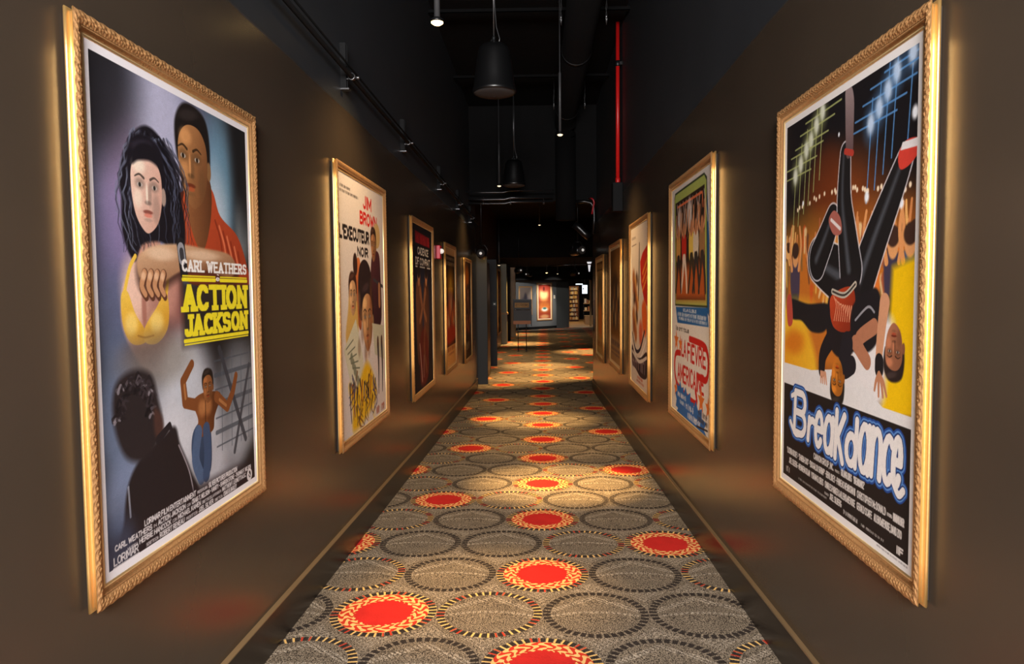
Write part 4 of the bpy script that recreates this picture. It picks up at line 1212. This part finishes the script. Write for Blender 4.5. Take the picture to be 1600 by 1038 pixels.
def framed_poster(side, y0, y1, zt, zb, cv, label, detail=1, group=None, name='framed_poster', loc=None, rz=None, size=None):
    """y0..y1, zb..zt: the outer arris of the frame; the sheet shows inside a 52 mm moulding"""
    if size:
        w, h = size
        root = empty(name, loc, label, 'poster', group, rz)
    else:
        w, h = y1 - y0, zt - zb
        root = empty(name, (XL if side == 'L' else XR, (y0 + y1) / 2, zb), label, 'poster', group, math.pi / 2 if side == 'L' else -math.pi / 2)
    step = {2: .0030, 1: .011, 0: .04}[detail]
    lam = .042

    def carve(s, t, a):
        tt = min(1, max(0, t))
        q = (s / lam) % 1.0 - .5
        e = math.sin(math.pi * tt) ** .6
        r1 = math.hypot(q * 1.5, (tt - 1.0) * 1.1)
        r2 = math.hypot((abs(q) - .5) * 1.6, (tt - .25) * 1.2)
        ang = math.atan2(1.05 - tt, q + 1e-6)
        shell = math.sin(r1 * 17.0) * .5 + .5 * math.cos(ang * 9.0) * (r1 > .25)
        dd = e * (.0023 * shell + .0024 * math.exp(-(r2 * 6) ** 2) + .0006 * math.sin(s * 913.0 + tt * 17.0) - .0006)
        da = -(1 - tt) ** 3 * .0022 * (.5 + .5 * math.cos(2 * math.pi * q))
        return da, dd

    smooth_side = [(.006, .009), (.0005, .0095), (-.0015, .0118), (-.0018, .0145), (-.0006, .0172), (.0022, .0188), (.0062, .0196), (.0080, .0215), (.0082, .0245), (.0070, .0275), (.0042, .0300), (.0010, .0312), (.0002, .0325), (.0006, .0345)]
    moulding('gilt_side', w, h, smooth_side, .3 if detail < 2 else .1, M['gilt'], root)
    n = {2: 13, 1: 8, 0: 5}[detail]
    cp = [(.0006 + .0285 * i / (n - 1), .0345 + .0045 * math.sin(math.pi * i / (n - 1)) - .003 * (i / (n - 1))) for i in range(n)]
    moulding('carved_face', w, h, cp, step, M['carved'], root, carve if detail else None)
    inner = [(.0291, .0312), (.0305, .0300), (.0322, .0312), (.0342, .0308), (.0375, .0268), (.041, .0246), (.0445, .0238)]
    moulding('inner_slope', w, h, inner, .3, M['carved'], root)
    lip = [(.0445, .0238), (.0458, .0252), (.0482, .0254), (.0505, .0244), (.052, .0222), (.0522, .0195)]
    moulding('sight_edge', w, h, lip, .3, M['lip'], root)
    sh = sheet(cv, w - .100, h - .100, root)
    sh.location = (0, -.0205, .05)
    obj('backing_board', B(-w / 2 + .012, w / 2 - .012, -.0200, -.0013, .012, h - .012), M['board'], root)
    return root


framed_poster('L', 1.696, 2.786, 2.118, .630, poster_thriller(), 'large framed poster with big yellow block title beside two busts, nearest on left wall', 2)
framed_poster('L', 3.899, 5.156, 2.165, .516, poster_money(), 'framed white poster with red and black capital lettering over a large painted face', 2)
framed_poster('L', 6.206, 7.483, 2.097, .437, poster_combat(), 'framed dark poster of two bare-armed fighters, left wall just before the red alarm', 1)
framed_poster('L', 8.447, 9.551, 2.016, .410, poster_flame(), 'framed poster with a yellow glow over red shapes, just past the red alarm', 1)
framed_poster('L', 10.651, 11.762, 1.932, .310, poster_night(), 'framed dark brown poster, last on the left corridor wall before the grey jamb', 1)
framed_poster('R', 1.755, 2.848, 2.122, .624, poster_dance(), 'large framed poster of dancers over a white script title edged in blue', 2)
framed_poster('R', 3.902, 5.160, 2.178, .525, poster_fever(), 'framed white poster with dance photo panel, red lettering and blue starburst', 2)
framed_poster('R', 6.139, 7.399, 2.094, .438, poster_ring(), 'framed white poster with a red burst and dark band near its foot', 1)
framed_poster('R', 8.203, 9.498, 2.014, .428, poster_street(), 'framed brown poster just past the red-burst poster on the right wall', 1)
framed_poster('R', 10.400, 11.705, 1.950, .332, poster_sun(), 'framed ochre poster, farthest on the right corridor wall', 1)
# the three beyond the corridor
framed_poster(None, 0, 0, 0, 0, poster_night(40, 90), 'framed poster seen edge on beyond the grey jambs, on the brown hall wall', 0, loc=(-1.24, 21.9, .06), rz=math.pi / 2, size=(1.7, 2.02))
FA = math.atan2(FW1[1] - FW0[1], FW1[0] - FW0[0])


def on_far(t, z, off=.002):
    d = Vector((FW1[0] - FW0[0], FW1[1] - FW0[1], 0))
    n = Vector((d.y, -d.x, 0)).normalized()
    return Vector((FW0[0], FW0[1], z)) + d * t + n * off


framed_poster(None, 0, 0, 0, 0, poster_glow(), 'brightly lit framed orange poster on the grey far wall', 0, loc=on_far(.725, .02), rz=FA, size=(.98, 1.74))
framed_poster(None, 0, 0, 0, 0, poster_pale(), 'framed pale grey poster on the far wall above the standing sign', 0, loc=on_far(.31, .3), rz=FA, size=(.8, 1.3))
sp = spot('poster_fill', tuple(on_far(.72, 2.2, 1.5)), tuple(on_far(.725, .9)), 170, 46, .5, (1, .86, .68))  # added spot that brightens the orange poster, without a fixture
# ================================================================ overhead things
PEND = 'slim pendant downlights hung from the black ceiling'


def pendant(x, y, z, top, label, lens='lampdim', k=1.0):
    r = empty('pendant_light', (x, y, z), label, 'lamp', PEND)
    obj('stem', lathe(bmesh.new(), [(.0135 * k, .03), (.0135 * k, .62), (.006, .64), (.006, top - z)], n=14), M['stem'], r, True)
    obj('housing', lathe(bmesh.new(), [(.026 * k, .004), (.031 * k, .008), (.031 * k, .022), (.016 * k, .034)], n=20), M['blackmetal'], r, True)
    obj('lens', lathe(bmesh.new(), [(.004, -.010), (.018 * k, -.007), (.028 * k, .002), (.029 * k, .012)], n=20), M[lens], r, True)
    return r


p1 = pendant(-.581, 4.2, 2.995, CEIL, 'bright pendant downlight glowing nearest the camera, high at the left', 'lamp', 1.25)
pendant(.234, 7.3, 3.01, CEIL, 'pendant downlight hanging right of the nearer black speaker')
pendant(-.583, 10.8, 3.012, CEIL, 'pendant downlight hanging just left of the farther black speaker')
pendant(.042, 17.4, 3.02, 3.6, 'pendant downlight hanging below the bulkhead beyond the second speaker')
pendant(.335, 28.0, 2.1, 2.42, 'small glowing pendant over the far end of the hall', 'lamp', 1.3)
pendant(-.46, 29.0, 2.08, 2.42, 'tiny pendant at the far end, left of the glowing one', 'lampdim', 1.0)
pendant(.80, 29.0, 2.08, 2.42, 'tiny pendant at the far end, right of the glowing one', 'lampdim', 1.0)
pendant(-1.05, 19.0, 2.10, 3.6, 'pendant close to the hall wall above the edge-on poster', 'lampdim', 1.2)


def speaker(x, y, z, label):
    r = empty('pendant_speaker', (x, y, z), label, 'speaker', 'black pendant speakers along the ceiling')
    obj('body', lathe(bmesh.new(), [(.150, .018), (.163, .022), (.168, .032), (.166, .046), (.158, .075), (.150, .14), (.140, .22), (.130, .29), (.122, .335), (.110, .365), (.085, .385), (.03, .395)], n=48), M['satin'], r, True)
    obj('grille', lathe(bmesh.new(), [(.01, -.004), (.06, -.002), (.12, .006), (.155, .017), (.157, .026)], n=48), M['grille'], r, True)
    obj('logo_stud', lathe(bmesh.new(), [(.002, -.009), (.006, -.007), (.006, -.002)], n=10), M['dullsteel'], r, True)
    obj('hanger', tube(tube(tube(bmesh.new(), [(0, 0, .39), (0, 0, CEIL - z)], .006), [(.03, 0, .385), (.045, .0, .43), (.02, 0, .52), (.008, 0, .7), (.012, 0, 1.0), (.004, 0, CEIL - z)], .004), [(-.03, 0, .385), (-.02, 0, .42), (0, 0, .45)], .005), M['steel'], r, True)
    obj('eye_bolt', lathe(bmesh.new(), [(.02, .39), (.022, .40), (.014, .41), (.010, .43), (.014, .44), (.010, .45)], n=14), M['dullsteel'], r, True)
    return r


speaker(-.327, 5.5, 2.925, 'large black bell-shaped pendant speaker, the nearer of two')
speaker(-.342, 10.3, 2.925, 'black bell-shaped pendant speaker farther down the corridor, over the bulkhead pipes')

def ring(r0, r1, hw, loc, n=20):
    bm = bmesh.new()
    secs = []
    for i in range(n):
        q = 2 * math.pi * i / n
        secs.append([bm.verts.new((loc[0] + r * math.cos(q), loc[1] + y, loc[2] + r * math.sin(q))) for r, y in ((r0, -hw), (r1, -hw), (r1, hw), (r0, hw))])
    for i in range(n):
        a, b2 = secs[i], secs[(i + 1) % n]
        for k in range(4):
            bm.faces.new((a[k], b2[k], b2[(k + 1) % 4], a[(k + 1) % 4]))
    return bm


# conduit and its brackets along the upper left wall
t = tube(bmesh.new(), [(XL + .062, -4.1, 2.74), (XL + .062, 12.8, 2.62)], .013)
tag(obj('conduit_pipe', t, M['black'], smooth=True), 'long thin black conduit running along the upper left wall', 'pipe')
t = tube(bmesh.new(), [(XL + .05, -4.1, 2.80), (XL + .05, 12.8, 2.685)], .006)
tag(obj('cable', t, M['black'], smooth=True), 'thin black cable running just above the left wall conduit', 'cable')
for y, wh in ((4.16, 'above the white poster with red lettering'), (5.94, 'above the dark fighters poster'), (8.08, 'above the red alarm'), (9.9, 'above the last two posters on the left'), (11.7, 'near the end of the left wall')):
    zc = 2.742 - .0071 * (y + 4.1)
    r = empty('strut_bracket', (XL, y, zc), 'small metal strut bracket holding the conduit ' + wh, 'bracket', 'strut brackets on the upper left wall')
    bm = bmesh.new()
    box(bm, 0, .006, -.021, .021, -.07, .19); box(bm, .006, .034, -.021, -.016, -.07, .19); box(bm, .006, .034, .016, .021, -.07, .19)
    obj('channel', bm, M['boxgrey'], r)
    obj('foot_tab', B(0, .05, -.024, .024, -.078, -.070), M['steel'], r)
    obj('pipe_clamp', ring(.016, .021, .012, (.062, 0, 0)), M['steel'], r, True)
    obj('clamp_ears', B(.034, .0445, -.012, .012, -.018, -.012), M['steel'], r)
    obj('clamp_bolt', lathe(bmesh.new(), [(.006, .078), (.009, .08), (.009, .10), (.006, .102)], (0, .022, 0), 8, 'X'), M['steel'], r, True)

# red sprinkler riser and the grey box under it
r = empty('sprinkler_pipe', (XR - .05, 8.3, 2.70), 'bright red vertical sprinkler pipe on the upper right wall', 'pipe')
obj('riser', lathe(bmesh.new(), [(.0225, -.02), (.0225, CEIL - 2.70)], n=18), M['redpipe'], r, True)
obj('collar', lathe(bmesh.new(), [(.03, 1.30), (.036, 1.305), (.036, 1.36), (.03, 1.365)], n=18), M['blackmetal'], r, True)
obj('hanger_clip', B(-.02, .05, -.03, .03, 1.315, 1.35), M['blackmetal'], r)
obj('reducer', lathe(bmesh.new(), [(.026, -.03), (.028, -.02), (.028, .02), (.0225, .03)], n=18), M['redpipe'], r, True)
r = empty('valve_box', (XR, 8.3, 2.335), 'dark grey metal box on the right wall under the red pipe', 'box')
obj('case', B(-.115, 0, -.075, .075, 0, .33), M['boxgrey'], r, bevel=.006)
obj('cover', B(-.108, -.01, -.082, -.0755, .015, .315), M['boxgrey'], r)
for k in range(6):
    obj('rib', B(-.100 + .016 * k, -.094 + .016 * k, -.086, -.0825, .03, .30), M['boxgrey'], r)

# duct along the ceiling, dropping at the bulkhead
r = empty('air_duct', (.46, -4, 4.19), 'large black round air duct running along the ceiling right of centre', 'duct')
obj('main_run', tube(bmesh.new(), [(0, 0, 0), (0, 15.3, 0), (0, 15.55, -.08), (0, 15.63, -.25)], .17, 28), M['ceil'], r, True)
obj('drop', tube(bmesh.new(), [(0, 15.64, -.2), (0, 15.64, -1.62)], .165, 28), M['ceil'], r, True)
for y in (1.5, 4.2, 6.9, 9.6, 12.3, 14.9):
    obj('joint_band', lathe(bmesh.new(), [(.172, y - .02), (.178, y - .015), (.178, y + .015), (.172, y + .02)], n=28, axis='Y'), M['blackmetal'], r, True)
for y, x in ((3.9, .24), (7.0, .24), (10.2, .24)):
    for dx in (0, .44):
        h = empty('cable_hanger', (x + dx, y, 4.0), 'twisted steel cable hanger at the ceiling duct', 'hanger', 'cable hangers holding the duct')
        obj('cable', tube(tube(bmesh.new(), [(0, 0, .0), (.006, 0, .08), (-.006, 0, .16), (.006, 0, .26), (0, 0, .5)], .004, 6), [(0, 0, .0), (-.008, 0, .09), (.008, 0, .18), (-.004, 0, .28)], .003, 6), M['steel'], h, True)
        obj('grip', lathe(bmesh.new(), [(.006, .06), (.011, .064), (.011, .10), (.006, .104)], n=10), M['steel'], h, True)

# cross struts, pipes and cabling overhead
for y, z, nm in ((2.9, 4.36, 'nearest'), (5.2, 4.34, 'second'), (7.6, 4.36, 'third'), (9.8, 4.33, 'fourth')):
    bm = bmesh.new()
    box(bm, XL, XR, y - .02, y + .02, z, z + .008); box(bm, XL, XR, y - .02, y - .014, z, z + .04); box(bm, XL, XR, y + .014, y + .02, z, z + .04)
    tag(obj('ceiling_strut', bm, M['ceil']), 'black channel strut crossing the ceiling, %s from the camera' % nm, 'strut', 'channel struts across the ceiling')
for (y, z, rr, x0, x1, lb) in ((11.72, 2.875, .014, XL, .26, 'thin steel conduit crossing under the bulkhead, lower one'), (11.66, 2.935, .02, XL, .25, 'black pipe crossing in front of the bulkhead foot, upper one'), (11.3, 3.0, .012, XL, .26, 'thinnest conduit crossing in front of the bulkhead')):
    t = tube(bmesh.new(), [(x0, y, z), (x0 + .25, y, z - .012), ((x0 + x1) / 2 - .1, y, z - .012), ((x0 + x1) / 2, y, z + .012), (x1, y, z + .012)], rr)
    tag(obj('cross_pipe', t, M['pipe'], smooth=True), lb, 'pipe', 'pipes crossing at the bulkhead')
for x in (-.9, -.45, .1):
    r = empty('pipe_clip', (x, 11.72, 2.85), 'small bright clip on the conduit crossing under the bulkhead', 'clip', 'clips on the crossing conduit')
    obj('strap', lathe(bmesh.new(), [(.016, -.015), (.021, -.015), (.021, .015), (.016, .015)], (0, 0, .013), 14, 'X'), M['steel'], r, True)
    obj('rod', tube(bmesh.new(), [(0, 0, .03), (0, 0, .12), (0, .18, .12)], .004, 6), M['steel'], r, True)
arc = [(.86, 11.91, 2.95), (.875, 11.7, 2.93)] + [(.82 + .10 * math.sin(a_), 11.6, 2.84 + .10 * math.cos(a_)) for a_ in [math.radians(q) for q in range(46, 111, 8)]] + [(.90, 11.6, 2.74), (.885, 11.6, 2.66)]
tag(obj('red_hose', tube(bmesh.new(), arc, .014), M['redhose'], smooth=True), 'short red hose looping by the right end of the bulkhead', 'hose')
arc = [(.62, 11.75, 2.88), (.78, 11.75, 2.885), (.88, 11.75, 2.86), (.93, 11.75, 2.78), (.935, 11.75, 2.6), (.92, 11.75, 2.35)]
tag(obj('bent_pipe', tube(bmesh.new(), arc, .03, 16), M['satin'], smooth=True), 'black pipe bending down at the right end of the bulkhead', 'pipe')
arc = [(.60, 11.8, 2.52), (.68, 11.8, 2.46), (.78, 11.8, 2.36), (.86, 11.8, 2.30)]
tag(obj('flex_duct', tube(bmesh.new(), arc, .06, 18), M['satin'], smooth=True), 'short slanting black flexible duct by the right wall end', 'duct')


def spotlight(x, y, z, label, rz, rod):
    r = empty('stage_spotlight', (x, y, z), label, 'lamp', 'black stage spotlights', rz)
    obj('can', lathe(bmesh.new(), [(.05, -.09), (.075, -.07), (.085, .0), (.09, .10), (.092, .16), (.082, .165), (.078, .12)], (0, 0, 0), 24, 'Y'), M['satin'], r, True)
    obj('lens', lathe(bmesh.new(), [(.078, -.16), (.05, -.168), (.01, -.172)][::-1], (0, .0, 0), 24, 'Y'), M['grille'], r, True)
    obj('yoke', tube(bmesh.new(), [(-.1, 0, 0), (-.105, 0, .08), (-.06, 0, .15), (.06, 0, .15), (.105, 0, .08), (.1, 0, 0)], .008, 8), M['blackmetal'], r, True)
    obj('hanging_rod', tube(bmesh.new(), [(0, 0, .15), (0, 0, rod)], .01, 8), M['blackmetal'], r, True)
    obj('lens_glint', lathe(bmesh.new(), [(.004, -.19), (.02, -.186), (.026, -.172), (.02, -.165)], (0, 0, 0), 14, 'Y'), M['lens_w'], r, True)  # small glowing bead standing in for the highlight on the lens
    return r


spotlight(-.99, 12.35, 2.07, 'black stage spotlight at the end of the left wall, above the grey jamb', 0, 1.53)
spotlight(.70, 12.5, 2.12, 'black stage spotlight under the bulkhead near the right wall end', .5, 1.48)

spotlight(-.58, 21.2, 2.02, 'black stage spotlight hanging left of centre before the far soffit', .4, 1.58)
spotlight(-.35, 25.5, 2.0, 'black stage spotlight hanging above the standing sign, under the far soffit', -.5, .42)
spotlight(1.25, 24.0, 1.98, 'black stage spotlight hanging toward the right under the far soffit', .8, .44)
tag(obj('hall_pipe', tube(bmesh.new(), [(.35, 24.6, 2.26), (1.0, 24.6, 2.29), (1.9, 24.6, 2.31), (6.1, 24.6, 2.33)], .022), M['pipe'], smooth=True), 'worn horizontal pipe under the far hall soffit', 'pipe')
r = empty('cone_lamp', (1.81, 25.0, 2.06), 'small white cone-shaped lamp at the right under the far soffit', 'lamp')
obj('shade', lathe(bmesh.new(), [(.018, 0), (.022, .02), (.05, .26), (.085, .34), (.08, .345)], n=20), M['cone'], r, True)
obj('stem', lathe(bmesh.new(), [(.01, .34), (.01, .36)], n=8), M['blackmetal'], r, True)

# ================================================================ things on the walls
r = empty('fire_alarm', (XL, 7.96, 1.79), 'small red fire alarm with white strobe lens on the left wall', 'alarm')
obj('body', B(0, .045, -.065, .065, 0, .15), M['redbox'], r, bevel=.006)
obj('strobe', lathe(bmesh.new(), [(.03, .0), (.028, .02), (.018, .035), (.004, .04)], (.045, -.02, .085), 16, 'X'), M['lens_w'], r, True)
obj('sounder_slots', B(.0455, .047, .02, .05, .02, .06), M['ink'], r)
r = empty('door_plate', (-1.08, 16.69, 1.06), 'small dark green plate on the second grey jamb', 'sign')
obj('plate', B(-.005, .085, -.008, .01, 0, .09), M['signgreen'], r, bevel=.002)
obj('mark', B(.02, .06, -.0095, -.0085, .03, .06), M['white'], r)
q = on_far(.955, 1.02)
r = empty('wall_switch', q, 'small white switch plate on the grey far wall right of the lit orange poster', 'switch', rz=FA)
obj('plate', B(-.05, .05, -.012, 0, 0, .16), M['white'], r, bevel=.003)
obj('rocker', B(-.015, .015, -.016, -.012, .05, .11), M['paper'], r)

# ================================================================ standing sign in the hall
r = empty('floor_sign', (-.47, 20.7, FLAT_Z), 'navy standing sign on two thin black legs in the hall', 'sign')
for x in (-.13, .11):
    g_ = obj('leg', tube(bmesh.new(), [(x, 0, .012), (x, 0, .80)], .012, 10), M['blackmetal'], r, True)
    obj('foot', B(x - .03, x + .03, -.16, .16, 0, .018), M['blackmetal'], r, bevel=.004)
obj('board', B(-.265, .265, -.02, .02, .80, 1.52), M['navy'], r, bevel=.004)
obj('frame_post', B(.250, .275, -.03, .03, .74, 1.53), M['blackmetal'], r)
obj('top_rail', B(-.275, .275, -.03, .03, 1.50, 1.53), M['blackmetal'], r)
pn = obj('text_panel', B(-.225, .195, -.0255, -.0205, 1.29, 1.43), M['tanpaper'], r)
obj('grab_bar', tube(bmesh.new(), [(-.2, -.035, 1.225), (.235, -.035, 1.225)], .011, 10), M['steel'], r, True)
obj('bar_knob', lathe(bmesh.new(), [(.012, -.05), (.024, -.045), (.024, -.03), (.012, -.022)], (-.2, 0, 1.225), 14, 'Y'), M['steel'], r, True)
obj('foot_panel', B(-.27, .245, -.026, -.0205, .80, .90), M['brownpanel'], r)
bm = bmesh.new()
txt = 'RESTROOMS'
tot = sum(_glyph_width(c_) + 1.2 for c_ in txt) - 1.2
x_ = 0.0
for c_ in txt:
    for q_ in GLYPH[c_]:
        for a_, b_ in zip(q_, q_[1:]):
            f = lambda p: Vector((-.205 + .38 * (x_ + p[0]) / tot, -.0262, 1.40 - .085 * p[1] / 6))
            A_, B_ = f(a_), f(b_)
            d_ = (B_ - A_)
            if d_.length < 1e-6: continue
            d_.normalize(); n_ = Vector((-d_.z, 0, d_.x)) * .0035
            A_ -= d_ * .002; B_ += d_ * .002
            v_ = [bm.verts.new(k) for k in (A_ - n_, B_ - n_, B_ + n_, A_ + n_)]
            v2 = [bm.verts.new(k.co + Vector((0, .0006, 0))) for k in v_]
            bm.faces.new(v_); bm.faces.new(v2[::-1])
            for i_ in range(4):
                bm.faces.new((v_[i_], v2[i_], v2[(i_ + 1) % 4], v_[(i_ + 1) % 4]))
    x_ += _glyph_width(c_) + 1.2
obj('lettering', bm, M['ink'], pn)

# ================================================================ shop at the far right
rng = random.Random(4)
r = empty('bookcase', (2.03, 40.0, FLAT_Z), 'tall lit wooden shelf unit in the far shop', 'shelf')
obj('side_panel', B(-.27, -.25, 0, .3, 0, 2.0), M['shelfwood'], r); obj('side_panel', B(.25, .27, 0, .3, 0, 2.0), M['shelfwood'], r)
obj('back_panel', B(-.25, .25, .28, .3, 0, 2.0), M['shelfwood'], r)
LV = [.10 + .24 * k for k in range(8)]
for z in LV + [1.98]:
    obj('shelf_board', B(-.25, .25, 0, .28, z - .02, z), M['shelfwood'], r)
cols = [mat('spine_%d' % k, rgb(*c_), .5, vary=.1) for k, c_ in enumerate(((230, 190, 110), (214, 160, 80), (236, 214, 170), (176, 110, 60), (200, 190, 180), (150, 96, 70)))]
proto = {}
for z in LV:
    x = -.24
    while x < .19:
        w = min(rng.choice((.05, .07, .09)), .05 if x > .15 else .09); h = rng.choice((.13, .16, .18)); c_ = rng.randrange(6)
        key = (w, h, c_)
        if key not in proto:
            proto[key] = obj('boxed_item', B(0, w - .006, 0, .18, 0, h), cols[c_]); o = proto[key]
        else:
            o = proto[key].copy(); COL.objects.link(o)
        tag(o, 'small boxed item on the tall lit shelf unit in the far shop', 'box', 'boxed items on the shop shelves')
        o.location = (2.03 + x, 40.04, FLAT_Z + z + .001)
        x += w + .004
r = empty('wall_screen', (2.70, 41.0, 1.18), 'bright white screen hung in the far shop', 'screen')
obj('panel', B(-.16, .16, 0, .05, 0, .52), M['blackmetal'], r); obj('display', B(-.15, .15, -.004, -.001, .01, .51), M['screen'], r)
obj('hanging_rod', tube(bmesh.new(), [(0, .03, .52), (0, .03, 1.42)], .012, 8), M['blackmetal'], r)
obj('figure_mark', lathe(bmesh.new(), [(.04, -.006), (.04, -.0045)], (-.08, 0, .3), 14, 'Y'), M['ink'], r)
r = empty('tube_light', (2.35, 40.5, 1.74), 'bright horizontal tube light over the shop shelves', 'lamp')
obj('tube', tube(bmesh.new(), [(-.2, 0, 0), (.2, 0, 0)], .03, 12), M['screen'], r, True)
obj('holder', tube(tube(bmesh.new(), [(-.15, 0, .02), (-.15, 0, .86)], .008, 6), [(.15, 0, .02), (.15, 0, .86)], .008, 6), M['blackmetal'], r)
r = empty('display_shelf', (2.69, 38.5, FLAT_Z), 'low display shelf with goods in the far shop, under the screen', 'shelf')
for z in (.06, .62, 1.02):
    obj('shelf_board', B(-.2, .2, 0, .4, z, z + .04), M['wood'], r)
for x in (-.2, .18):
    obj('upright', B(x, x + .02, .38, .4, 0, 1.4), M['blackmetal'], r)
for k, (x, z, w, h) in enumerate(((-.15, .66, .12, .16), (.02, .66, .12, .22), (-.16, 1.06, .1, .24), (-.04, 1.06, .08, .18), (.08, 1.06, .1, .14), (-.12, .10, .16, .2), (.06, .10, .1, .26))):
    o = obj('packed_goods', B(0, w, 0, .2, 0, h), cols[(k + 2) % 6], bevel=.008)
    o.location = (2.69 + x, 38.6, FLAT_Z + z + .001)
    tag(o, 'small packed goods standing on the low display shelf in the far shop', 'goods', 'goods on the low display shelf')
r = empty('sales_counter', (2.62, 36.4, FLAT_Z), 'low tan counter in front of the shop display', 'counter')
obj('body', B(-.22, .22, 0, .5, 0, .42), M['wood'], r, bevel=.006); obj('worktop', B(-.24, .24, -.02, .52, .42, .45), M['tan'], r, bevel=.004)
